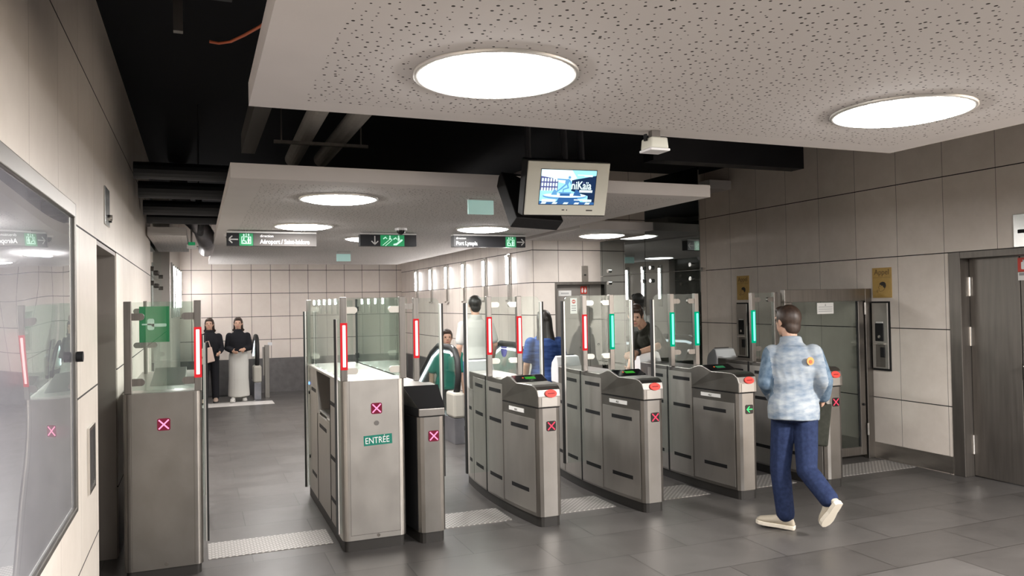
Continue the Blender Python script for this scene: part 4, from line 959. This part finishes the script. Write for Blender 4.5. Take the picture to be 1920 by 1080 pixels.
# ================================================================== ESCALATORS
def escalator(x0, x1, y0, run, label, y_top, ends=True, disc=True):
    """descends away from the viewer, newel at y0"""
    sl = math.tan(math.radians(30)); t = thing('escalator', label, 'escalator', ((x0+x1)/2, y0, 0))
    for x in (x0, x1):
        n = 8; path = []
        zc_, r = .83-.18, .20
        for k in range(n+1):
            a_ = -PI/2 - PI*k/n; path.append(Vector((x, y0+r + r*math.cos(a_), .62+r+.0 + r*math.sin(a_)*1.0)))
        # newel: from low point round the front to the top
        path = [Vector((x, y0+.30, .50)), Vector((x, y0+.14, .54)), Vector((x, y0+.05, .64)), Vector((x, y0, .80)), Vector((x, y0+.03, .98)), Vector((x, y0+.12, 1.08)), Vector((x, y0+.26, 1.115)), Vector((x, y_top, 1.115)), Vector((x, y_top+.3, 1.115-.3*sl*.6)), Vector((x, y_top+.3+run, 1.115-.18*sl-run*sl))]
        MB().tube(path, .038, 10).build('handrail', M['rubber'], t, smooth=True)
        gl = [(p.y, p.z) for p in path[1:]]
        end = path[-1]
        poly = [(y0+.06,.30)] + [(p.y+ (.035 if i < 4 else 0), p.z-.03) for i, p in enumerate(path[2:])] + [(end.y, end.z-.75), (y_top+.3, .30)]
        MB().prism(poly, 'x', x-.006, x+.006).build('balustrade_glass', M['glass_green'], t)
        lp = [Vector((x, y0+.13, 1.045)), Vector((x, y0+.28, 1.065)), Vector((x, y_top, 1.065)), Vector((x, y_top+.3, 1.065-.3*sl*.6)), Vector((x, y_top+.3+run, 1.065-.18*sl-run*sl))]
        MB().tube([p - Z*.012 for p in lp], .016, 8).build('handrail_light', M['escal_glow'], t)
        MB().prism([(y0-.02,.0),(y0-.02,.30),(y_top+.35,.30),(y_top+.35+run,.30-run*sl),(y_top+.35+run,-.3-run*sl),(y_top+.35,-.0)], 'x', x-.06, x+.06).build('skirt', M['escal_panel'], t, bevel=.004)
        MB().box(x-.07,x+.07,y0-.02,y0+.30,.30,.60).build('newel_base', pmat('cream_newel',(.42,.40,.35),.5), t, bevel=.03)
    MB().box(x0+.06,x1-.06,y0-.25,y_top+.3,.001,.012).build('landing_plate', M['escal'], t)
    for k in range(int(run/.4)):
        y = y_top+.3+.4*k; MB().box(x0+.06,x1-.06,y,y+.42,-.22*(k+1)-.1,-.21*(k+1)).build('step', M['step'], t)
    return t
es = escalator(2.83, 3.67, 8.72, 3.2, 'larger escalator with lit handrails beside the inner wall, going down', 9.5)
# round markings on its glass ends
c = atX(849,658,2.83); t = MB().cyl((2.822,c.y,c.z),(2.815,c.y,c.z),.07,24).build('round_sticker', M['white'], es); t['label'] = 'white round sticker on the glass'
c = atX(945,655,3.66); t = MB().cyl((3.662,c.y,c.z),(3.655,c.y,c.z),.10,24).build('round_sticker', M['blue_mark'], es); t['label'] = 'violet round sticker on the glass'
escalator(.06, .98, 14.55, .4, 'escalator at the back left where two women stand, lit handrail', 14.95)
MB_ = MB().box(1.12,1.20,14.75,14.83,0,.95).box(1.085,1.12,14.78,14.80,.4,.92).build('guide_post', M['post'], bevel=.004); tag(MB_, 'grey steel guard post right of the back escalator', 'post')
struct(MB().box(.03,1.2,13.8,14.27,0,.004).build('trim_3', M['pale_pad']))
tag(MB().box(1.25,1.33,YB-.036,YB-.031,.9,.96).build('wall_switch', M['white_plastic']), 'tiny white switch plate on the back wall', 'switch')

#PEOPLE_START
# ================================================================== PEOPLE
SKIN = noisy('skin', (.50,.30,.21), (.56,.345,.25), (30,30,30), (.5,.6))
HAIR = noisy('black_hair', (.008,.007,.006), (.022,.017,.014), (60,60,8), (.35,.5))
HAIRB = noisy('dark_brown_hair', (.025,.014,.010), (.05,.03,.02), (60,60,10), (.4,.55))
EYE = pmat('eye', (.04,.03,.025), .2); LIP = pmat('lip', (.42,.17,.14), .5)
def voxel(mb, name, mat, parent, vs, it=4, fac=.5):
    me = bpy.data.meshes.new('tmp'); me.from_pydata([tuple(p) for p in mb.v], [], mb.f)
    bm = bmesh.new(); bm.from_mesh(me); bmesh.ops.recalc_face_normals(bm, faces=bm.faces); bm.to_mesh(me); bm.free()
    o = bpy.data.objects.new('tmp', me); COL.objects.link(o)
    r = o.modifiers.new('r', 'REMESH'); r.mode = 'VOXEL'; r.voxel_size = vs
    sm = o.modifiers.new('s', 'SMOOTH'); sm.iterations = it; sm.factor = fac
    dg = bpy.context.evaluated_depsgraph_get(); ev = o.evaluated_get(dg)
    m2 = bpy.data.meshes.new_from_object(ev); bpy.data.objects.remove(o)
    off = W[parent.name]
    for v in m2.vertices: v.co -= off
    for p in m2.polygons: p.use_smooth = True
    m2.materials.clear(); m2.materials.append(mat); m2.name = name
    ob = bpy.data.objects.new(name, m2); COL.objects.link(ob); ob.parent = parent; W[ob.name] = off
    return ob
def ering(c, a, b, n=16): return [c + a*math.cos(2*PI*k/n) + b*math.sin(2*PI*k/n) for k in range(n)]
def limb(mb, pts, rs, n=12):
    """tapering tube with rounded ends and extra rings at the joints"""
    P_ = [Vector(p) for p in pts]; out = []; ro = []
    for i in range(len(P_)-1):
        for k in range(4):
            u = k/4; out.append(P_[i].lerp(P_[i+1], u)); ro.append(rs[i]*(1-u)+rs[i+1]*u)
    out.append(P_[-1]); ro.append(rs[-1]); mb.tube(out, ro, n)
    for p, r in zip(P_, rs): mb.sph(p, r*1.0, 0, 12, 8)
def hand(mb, wr, d, n, s, curl=.5, side=1):
    """palm, four bent fingers of unequal length and a thumb leaving the side of the palm"""
    d = Vector(d).normalized(); n = Vector(n); n = (n - d*n.dot(d)).normalized(); w = d.cross(n)*side
    pc = wr + d*.045*s
    mb.ell(pc, w*.040*s, d*.052*s, n*.016*s, 14, 10)
    limb(mb, [wr - d*.02*s, wr + d*.02*s], [.025*s, .024*s])
    for i, (off, ln) in enumerate(((.030,.072),(.010,.080),(-.010,.075),(-.029,.060))):
        b = wr + d*.085*s + w*off*s; a1 = curl*.7; a2 = curl*1.6
        k1 = b + (d*math.cos(a1) + n*math.sin(a1))*ln*.5*s; k2 = k1 + (d*math.cos(a2) + n*math.sin(a2))*ln*.5*s
        limb(mb, [b - d*.02*s, k1, k2], [.0095*s, .0085*s, .0075*s], 8)
    b = wr + d*.03*s + w*.032*s
    k1 = b + (d*.6 + w*.75 + n*.2).normalized()*.035*s; k2 = k1 + (d*.9 + w*.25 + n*.35).normalized()*.03*s
    limb(mb, [b - w*.01*s, k1, k2], [.012*s, .0105*s, .009*s], 8)
def head(mb, c, f, up, s):
    r = f.cross(up).normalized(); up = r.cross(f).normalized()
    mb.ell(c + up*.025*s - f*.008*s, r*.074*s, f*.094*s, up*.088*s, 20, 14)
    mb.ell(c - up*.035*s + f*.020*s, r*.058*s, f*.066*s, up*.075*s, 18, 12)
    mb.ell(c - up*.088*s + f*.050*s, r*.026*s, f*.026*s, up*.020*s)
    mb.loft([ering(c + f*.080*s + up*.018*s, r*.008*s, f*.008*s, 8), ering(c + f*.100*s - up*.018*s, r*.015*s, f*.014*s, 8), ering(c + f*.082*s - up*.028*s, r*.017*s, f*.012*s, 8)])
    mb.ell(c + f*.078*s + up*.030*s, r*.05*s, f*.014*s, up*.010*s)
    for sd in (-1, 1):
        mb.ell(c + r*sd*.076*s - f*.005*s - up*.003*s, r*.008*s, f*.020*s, up*.032*s, 10, 8)
    return r, up
def face(parent, c, f, up, r, s):
    for sd in (-1, 1): MB().sph(c + f*.080*s + r*sd*.032*s + up*.012*s, .0085*s).build('eye', EYE, parent, smooth=True)
    MB().ell(c + f*.083*s - up*.056*s, r*.024*s, f*.008*s, up*.008*s).build('mouth', LIP, parent, smooth=True)
def shoe(parent, heel, toe, up, mat_u, mat_s, s=1.0):
    heel = Vector(heel); toe = Vector(toe); d = (toe-heel); ln = d.length; d.normalize(); up = Vector(up); up = (up - d*up.dot(d)).normalized(); w = d.cross(up)
    m = MB(); rings = []
    for u, ww, hh in ((-.02,.018,.03),(.04,.030,.065),(.2,.036,.085),(.38,.038,.08),(.55,.043,.062),(.75,.047,.048),(.92,.038,.036),(1.0,.018,.02)):
        c = heel + d*ln*u + up*(.018 + hh/2)*s; rings.append(ering(c, w*ww*s, up*(hh/2)*s, 14))
    m.loft(rings); o = m.build('shoe', mat_u, parent, smooth=True)
    m = MB(); pts = [(-.04,.02),(.0,.033),(.2,.038),(.4,.037),(.6,.046),(.78,.050),(.93,.040),(1.02,.015)]
    ol = [heel + d*ln*u + w*ww*s for u, ww in pts] + [heel + d*ln*u - w*ww*s for u, ww in pts[::-1]]
    m.loft([ol, [p + up*.028*s for p in ol]]); m.build('sole', mat_s, o, bevel=.004)
    return o
def torso(mb, rings, ext=0.0):
    """rings: (centre, half-width vector, half-depth vector)"""
    out = []
    for c, a, b in rings: out.append(ering(c, a*(1+ext/a.length), b*(1+ext/b.length), 20))
    mb.loft(out)
def person(label, J, Fd, s, voxb=.007, long_sleeve=True, top=None, bottom=None, shoe_u=None, shoe_s=None, hair=HAIR, hairstyle='short', skirt=False, Fh=None, loose=.014, hands=(.5,.5), hem=.0, top_name='shirt', bottom_name='trousers', up_h=Z):
    base = (J['anL']+J['anR'])/2; base = Vector((base.x, base.y, min(J['anL'].z, J['anR'].z) - .07*s))
    t = thing('person', label, 'person', tuple(base))
    Fd = Vector(Fd).normalized(); Fh = Vector(Fh).normalized() if Fh else Fd
    pe, ch, ne, hd = J['pelvis'], J['chest'], J['neck'], J['head']
    def frame(up): r = Fd.cross(up).normalized(); return r, up.cross(r).normalized()
    upL = (ch-pe).normalized(); r1, f1 = frame(upL); r2 = (J['shR']-J['shL']).normalized(); upU = (ne-ch).normalized(); f2 = upU.cross(r2).normalized()
    if f2.dot(Fd) < 0: f2 = -f2
    rg = [(pe - upL*.09*s, r1*.11*s, f1*.085*s), (pe - upL*.02*s, r1*.165*s, f1*.115*s), (pe + upL*.05*s, r1*.16*s, f1*.11*s), (pe.lerp(ch,.5), r1*.138*s, f1*.098*s), (pe.lerp(ch,.8), r1*.15*s, f1*.108*s),
          (ch + upU*.02*s, r2*.163*s, f2*.112*s), (ch.lerp(ne,.5), r2*.158*s, f2*.10*s), (ch.lerp(ne,.82), r2*.105*s, f2*.078*s), (ne, r2*.062*s, f2*.062*s)]
    b = MB(); torso(b, rg)
    limb(b, [ne - upU*.02*s, ne.lerp(hd,.55)], [.056*s, .052*s])
    rr, uh = head(b, hd, Fh, up_h, s)
    for k in 'LR':
        sd = 1 if k == 'R' else -1
        limb(b, [J['sh'+k], J['el'+k], J['wr'+k]], [.052*s, .039*s, .026*s])
        dirn = (J['wr'+k]-J['el'+k]).normalized()
        hand(b, J['wr'+k] + dirn*.01*s, dirn, (Fd*.4 - r2*sd*.8), s, hands[0 if k == 'L' else 1], side=1 if k == 'R' else 1)
        limb(b, [J['hip'+k], J['kn'+k], J['an'+k]], [.080*s, .053*s, .037*s])
        d = J['toe'+k] - J['an'+k]
        limb(b, [J['an'+k], J['an'+k] + d*.35, J['an'+k] + d*.7], [.032*s, .026*s, .020*s])
    bo = voxel(b, 'body', SKIN, t, voxb, 3, .4)
    face(bo, hd, Fh, uh, rr, s)
    # top garment
    m = MB(); lo = [(pe - upL*(.04+hem)*s, r1*.160*s, f1*.125*s), (pe + upL*.01*s, r1*.164*s, f1*.122*s)] + rg[2:8]
    if hem < -.05: lo = rg[3:8]; lo[0] = (pe.lerp(ch,.35), r1*.15*s, f1*.11*s)
    torso(m, lo, loose); m.loft([ering(rg[7][0], rg[7][1]*1.1, rg[7][2]*1.12, 20), ering(ne + upU*.005, r2*.068*s, f2*.068*s, 20)])
    m.loft([ering(ne - upU*.02*s, r2*.085*s, f2*.085*s, 20), ering(ne + upU*.035*s, r2*.075*s, f2*.075*s, 20)])
    for k in 'LR':
        if long_sleeve: limb(m, [J['sh'+k], J['el'+k], J['el'+k].lerp(J['wr'+k],.9)], [.058*s+loose*.7, .046*s+loose*.7, .038*s+loose*.6])
        else: limb(m, [J['sh'+k], J['sh'+k].lerp(J['el'+k],.72)], [.058*s+loose*.7, .050*s+loose])
    voxel(m, top_name, top, t, max(voxb,.008), 3, .5)
    # bottom garment
    m = MB()
    if skirt:
        an = (J['anL']+J['anR'])/2; kn = (J['knL']+J['knR'])/2
        torso(m, [(an + Z*.02, r1*.19*s, f1*.17*s), (kn, r1*.17*s, f1*.14*s), (pe - upL*.09*s, r1*.172*s, f1*.125*s), (pe + upL*.02*s, r1*.165*s, f1*.115*s), (pe.lerp(ch,.4), r1*.143*s, f1*.10*s)], .012)
    else:
        torso(m, rg[:3], .008)
        for k in 'LR': limb(m, [J['hip'+k], J['kn'+k], J['kn'+k].lerp(J['an'+k],.93)], [.080*s+.010, .064*s+.010, .054*s+.012])
    voxel(m, bottom_name, bottom, t, max(voxb,.008), 3, .5)
    for k in 'LR':
        a = J['an'+k]; tp = J['toe'+k]; d = (tp-a); 
        hl = J.get('heel'+k); 
        if hl is None: fl = Vector((d.x,d.y,0)).normalized(); hl = Vector((a.x,a.y,a.z-.07*s)) - fl*.05*s; tp = hl + fl*.25*s
        upv = (a - hl); shoe(t, hl, tp, upv if upv.length > .01 else Z, shoe_u, shoe_s, s)
    # hair
    m = MB(); cc = hd + uh*.032*s - Fh*.018*s
    m.ell(cc, rr*.085*s, Fh*.096*s, uh*.096*s, 20, 14)
    m.ell(hd + uh*.085*s + Fh*.045*s, rr*.062*s, Fh*.045*s, uh*.032*s)
    if hairstyle == 'short': m.ell(hd - Fh*.055*s - uh*.03*s, rr*.068*s, Fh*.045*s, uh*.07*s)
    else:
        L_ = {'bob': .16, 'long': .36}[hairstyle]
        m.loft([ering(hd - Fh*.03*s + uh*.03*s, rr*.09*s, Fh*.075*s), ering(hd - Fh*.055*s - uh*.10*s, rr*.095*s, Fh*.055*s), ering(hd - Fh*.085*s - uh*(L_*.75)*s, rr*.12*s, Fh*.042*s), ering(hd - Fh*.09*s - uh*L_*s, rr*.10*s, Fh*.03*s)])
    voxel(m, 'hair', hair, t, max(voxb,.008), 2, .5)
    return t
def standing(x, y, z, f, h, arms=None, stride=.04):
    f = Vector((f[0],f[1],0)).normalized(); r = f.cross(Z); o = Vector((x,y,z)); k = h
    L_ = lambda a, b, c: o + r*a*k + f*b*k + Z*c*k
    J = {'pelvis': L_(0,0,.53), 'chest': L_(0,.01,.70), 'neck': L_(0,.0,.835), 'head': L_(0,.02,.925)}
    for s_, n in ((-1,'L'),(1,'R')):
        J['sh'+n] = L_(s_*.100,0,.775); J['hip'+n] = L_(s_*.05,0,.51); J['kn'+n] = L_(s_*.055,s_*stride+.02,.275); J['an'+n] = L_(s_*.058,s_*stride,.045); J['toe'+n] = L_(s_*.066,s_*stride+.10,.025)
        e, w_ = (arms or {}).get(n, ((.128,-.01,.62),(.135,.05,.47)))
        J['el'+n] = L_(s_*e[0],e[1],e[2]); J['wr'+n] = L_(s_*w_[0],w_[1],w_[2])
    return J
DENIM_L = noisy('pale_printed_denim', (.15,.20,.265), (.40,.43,.45), (10,10,24), (.8,.9), 0, 5, spec=.2)
JEANS = noisy('dark_blue_jeans', (.010,.017,.05), (.02,.032,.08), (40,40,40), (.8,.9), spec=.2)
JEANS_B = noisy('blue_jeans', (.08,.16,.32), (.16,.27,.46), (20,20,20), (.8,.9), spec=.2)
BLACKC = pmat('black_cloth', (.012,.012,.015), .85, spec=.2); WHITEC = pmat('white_cloth', (.50,.49,.46), .85, spec=.2)
OLIVE = noisy('dark_olive_cloth', (.018,.019,.014), (.03,.031,.024), (30,30,30), (.8,.9), spec=.2)
BLUEC = noisy('blue_patterned_cloth', (.01,.03,.12), (.05,.10,.28), (9,9,40), (.7,.8), 0, 3, spec=.2)
TEAL = pmat('teal_cloth', (.03,.26,.20), .85, spec=.2)
SNK = pmat('beige_sneaker', (.42,.37,.29), .7); SOLE = pmat('cream_sole', (.72,.66,.55), .6); BLKS = pmat('black_shoe', (.02,.02,.02), .5)
# the passer-by walking through the gates, seen from behind
J = dict(pelvis=atD(1488,768,5.58), chest=atD(1487,700,5.60), neck=atD(1483,640,5.64), head=atD(1476,603,5.68),
         shL=atD(1449,665,5.66), elL=atD(1437,717,5.62), wrL=atD(1455,752,5.80), shR=atD(1524,664,5.56), elR=atD(1545,714,5.50), wrR=atD(1543,744,5.60),
         hipL=atD(1469,782,5.62), knL=atD(1463,880,5.60), anL=atD(1470,974,5.56), hipR=atD(1510,782,5.55), knR=atD(1513,882,5.45), anR=atD(1553,944,5.25))
hl = atZ(1488,993,.0); tl_ = atZ(1430,986,.0); tl_ = hl + (tl_-hl).normalized()*.255
J['heelL'] = hl; J['toeL'] = Vector((tl_.x,tl_.y,.02)); J['anL'] = Vector((hl.x,hl.y,.085)) + (tl_-hl)*.2
J['heelR'] = atD(1574,946,5.16); J['toeR'] = atD(1546,988,5.28)
J['anR'] = J['heelR'] + (J['knR']-J['heelR']).normalized()*.07 + (J['toeR']-J['heelR']).normalized()*.035
t = person('person seen from behind in pale printed denim jacket and dark jeans walking to the gates', J, (.25,.97,0), .98, .006, True, DENIM_L, JEANS, SNK, SOLE, HAIRB, 'short', Fh=(-.05,.97,0), loose=.026, hands=(.9,1.1), hem=.03, top_name='denim_jacket', bottom_name='jeans')
n = (Vector((0,0,H)) - atD(1520,676,5.42)).normalized()
jk = [o for o in t.children if o.name.startswith('denim_jacket')][0]
jk.data.materials.append(noisy('blue_denim_sleeve', (.075,.12,.18), (.17,.23,.29), (25,25,25), (.8,.9), spec=.2))
def _seg(p, a, b):
    d = b-a; u = max(0, min(1, (p-a).dot(d)/d.length_squared)); return (p-a-d*u).length, u
for pl in jk.data.polygons:
    p = pl.center + W[jk.name]
    for k in 'LR':
        d1, u1 = _seg(p, J['sh'+k], J['el'+k]); d2, u2 = _seg(p, J['el'+k], J['wr'+k])
        side_ = (p-J['chest']).dot(Vector((.97,-.25,0)))*(1 if k == 'R' else -1)
        if min(d1,d2) < .105 and side_ > .165: pl.material_index = 1
c = atD(1519,677,5.455); a = Art(c, Vector((1,-.25,0)), Z, .006); a.ellipse(0,0,.026,.028,0); a.ellipse(0,-.004,.012,.013,1,.004)
a.build('orange_patch', [pmat('orange_patch_cloth',(.85,.32,.10),.8), pmat('red_patch_cloth',(.75,.12,.05),.8)], t)
# bag in the right hand
t = thing('tote_bag', 'dark olive tote bag in the right hand of the person in the denim jacket', 'bag', (4.2,4.4,.55))
dB = 5.62; q = [(1514,762),(1560,757),(1552,838),(1518,834)]
fr = [atD(x,y,dB) for x,y in q]; bk = [atD(x,y,dB+.09) for x,y in q]
m = MB(); m._add(fr+bk, [(0,1,2,3),(7,6,5,4),(0,4,5,1),(1,5,6,2),(2,6,7,3),(3,7,4,0)]); m.build('bag_body', OLIVE, t, bevel=.012)
hp = J['wrR'] + (J['wrR']-J['elR']).normalized()*.075
m = MB()
for o_ in (.02, .07): 
    e = Vector((0,0,0)); m.tube([atD(1524,763,dB+o_), hp + Vector((-.02,0,.005)), hp + Vector((.02,0,.005)), atD(1552,760,dB+o_)], .007, 8)
m.build('strap', OLIVE, t)
# two women at the back escalator
person('woman in black jacket and trousers with a beige bag at the back escalator', standing(.19,14.40,.012,(-.1,-1),1.46,{'R':((.128,.0,.63),(.10,.12,.58)),'L':((.13,0,.63),(.12,.10,.60))}), (-.1,-1,0), .90, .011, True, BLACKC, BLACKC, pmat('pale_sandal',(.4,.3,.24),.6), BLKS, HAIRB, 'bob', top_name='jacket')
t = thing('handbag', 'beige handbag hanging on the arm of the woman in black', 'bag', (.12,14.2,.72))
MB().prism([(.02,.68),(.27,.74),(.22,.98),(.06,.95)],'y',14.14,14.21).build('bag_body', pmat('beige_leather',(.62,.47,.40),.5), t, bevel=.01)
MB().tube([(.08,14.175,.95),(.10,14.19,1.06),(.17,14.19,1.08),(.20,14.175,.97)], .008, 8).build('handle', pmat('beige_leather_handle',(.5,.36,.3),.5), t)
person('woman in a long white dress with black sleeves at the back escalator', standing(.66,14.45,.012,(-.1,-1),1.46,{'R':((.128,.0,.63),(.06,.12,.60)),'L':((.13,0,.63),(.08,.12,.62))}), (-.1,-1,0), .90, .011, True, BLACKC, WHITEC, WHITEC, WHITEC, HAIRB, 'bob', skirt=True, hem=-.1, top_name='cardigan', bottom_name='dress')
person('person in white shirt and blue jeans on the escalator landing, seen from behind', standing(3.30,9.42,.012,(.1,1),1.74,{'R':((.15,.02,.63),(.15,.10,.52))}), (.1,1,0), 1.0, .009, False, WHITEC, JEANS_B, BLKS, BLKS, HAIR, 'short')
person('person in a teal top riding lower on the larger escalator', standing(3.28,10.62,-.43,(-.2,-1),1.72), (-.2,-1,0), 1.0, .011, False, TEAL, BLACKC, BLKS, BLKS, HAIRB, 'short')
person('woman with long black hair and blue patterned top beyond the AL4 turnstile', standing(3.44,7.60,0,(.15,1),1.56,{'R':((.14,.02,.63),(.17,.10,.50)),'L':((.13,0,.63),(.13,.06,.48))}), (.15,1,0), .94, .009, False, BLUEC, BLACKC, BLKS, BLKS, HAIR, 'long')
D = 8.02
J = dict(pelvis=atD(1236,706,D+.25), chest=atD(1226,648,D+.10), neck=atD(1208,616,D-.02), head=atD(1192,592,D-.12),
         shL=atD(1226,622,D-.05), elL=atD(1233,650,D-.25), wrL=atD(1196,661,D-.42), shR=atD(1193,632,D+.18), elR=atD(1186,668,D+.1), wrR=atD(1180,690,D-.12),
         hipL=atD(1242,716,D+.2), hipR=atD(1228,716,D+.34))
for k, o_ in (('L',0),('R',.16)):
    h_ = J['hip'+k]; J['kn'+k] = Vector((h_.x-.04, h_.y-.03, .46)); J['an'+k] = Vector((h_.x-.02, h_.y+.02, .075)); J['toe'+k] = J['an'+k] + Vector((-.12,-.12,-.04))
t = person('man in dark T-shirt bending over the back of the green arrow turnstile', J, (-.55,-.8,0), .95, .007, False, OLIVE, JEANS, BLKS, BLKS, HAIRB, 'short', Fh=(-.6,-.75,-.35), hands=(.5,.6), top_name='t_shirt')
wd_ = (J['wrL']-J['elL']).normalized(); MB().cyl(J['wrL']-wd_*.012, J['wrL']+wd_*.012, .034, 16).build('watch', BLKS, t)
#PEOPLE_END

# ================================================================== LIGHT, WORLD, CAMERA
wd = bpy.data.worlds.new('World'); scene.world = wd; wd.use_nodes = True
wd.node_tree.nodes['Background'].inputs[0].default_value = (1,.965,.92,1); wd.node_tree.nodes['Background'].inputs[1].default_value = .08
cam = bpy.data.cameras.new('Camera'); co = bpy.data.objects.new('Camera', cam); COL.objects.link(co)
cam.sensor_fit = 'HORIZONTAL'; cam.sensor_width = 36; cam.lens = F_PX/1920*36; cam.clip_start = .05
R3 = Matrix(((_RX.x,-_RX.y,-_RX.z),(_RY.x,-_RY.y,-_RY.z),(_RZ.x,-_RZ.y,-_RZ.z)))
co.matrix_world = Matrix.Translation((0,0,H)) @ R3.to_4x4()
scene.camera = co
vs = scene.view_settings; vs.view_transform = 'Standard'; vs.look = 'None'; vs.gamma = 1; vs.exposure = 1.15; vs.use_curve_mapping = False
scene.cycles.use_denoising = True; scene.cycles.max_bounces = 10; scene.cycles.transparent_max_bounces = 24; scene.cycles.diffuse_bounces = 6; scene.cycles.glossy_bounces = 5
scene.cycles.caustics_reflective = False; scene.cycles.caustics_refractive = False; scene.cycles.sample_clamp_indirect = 6.0
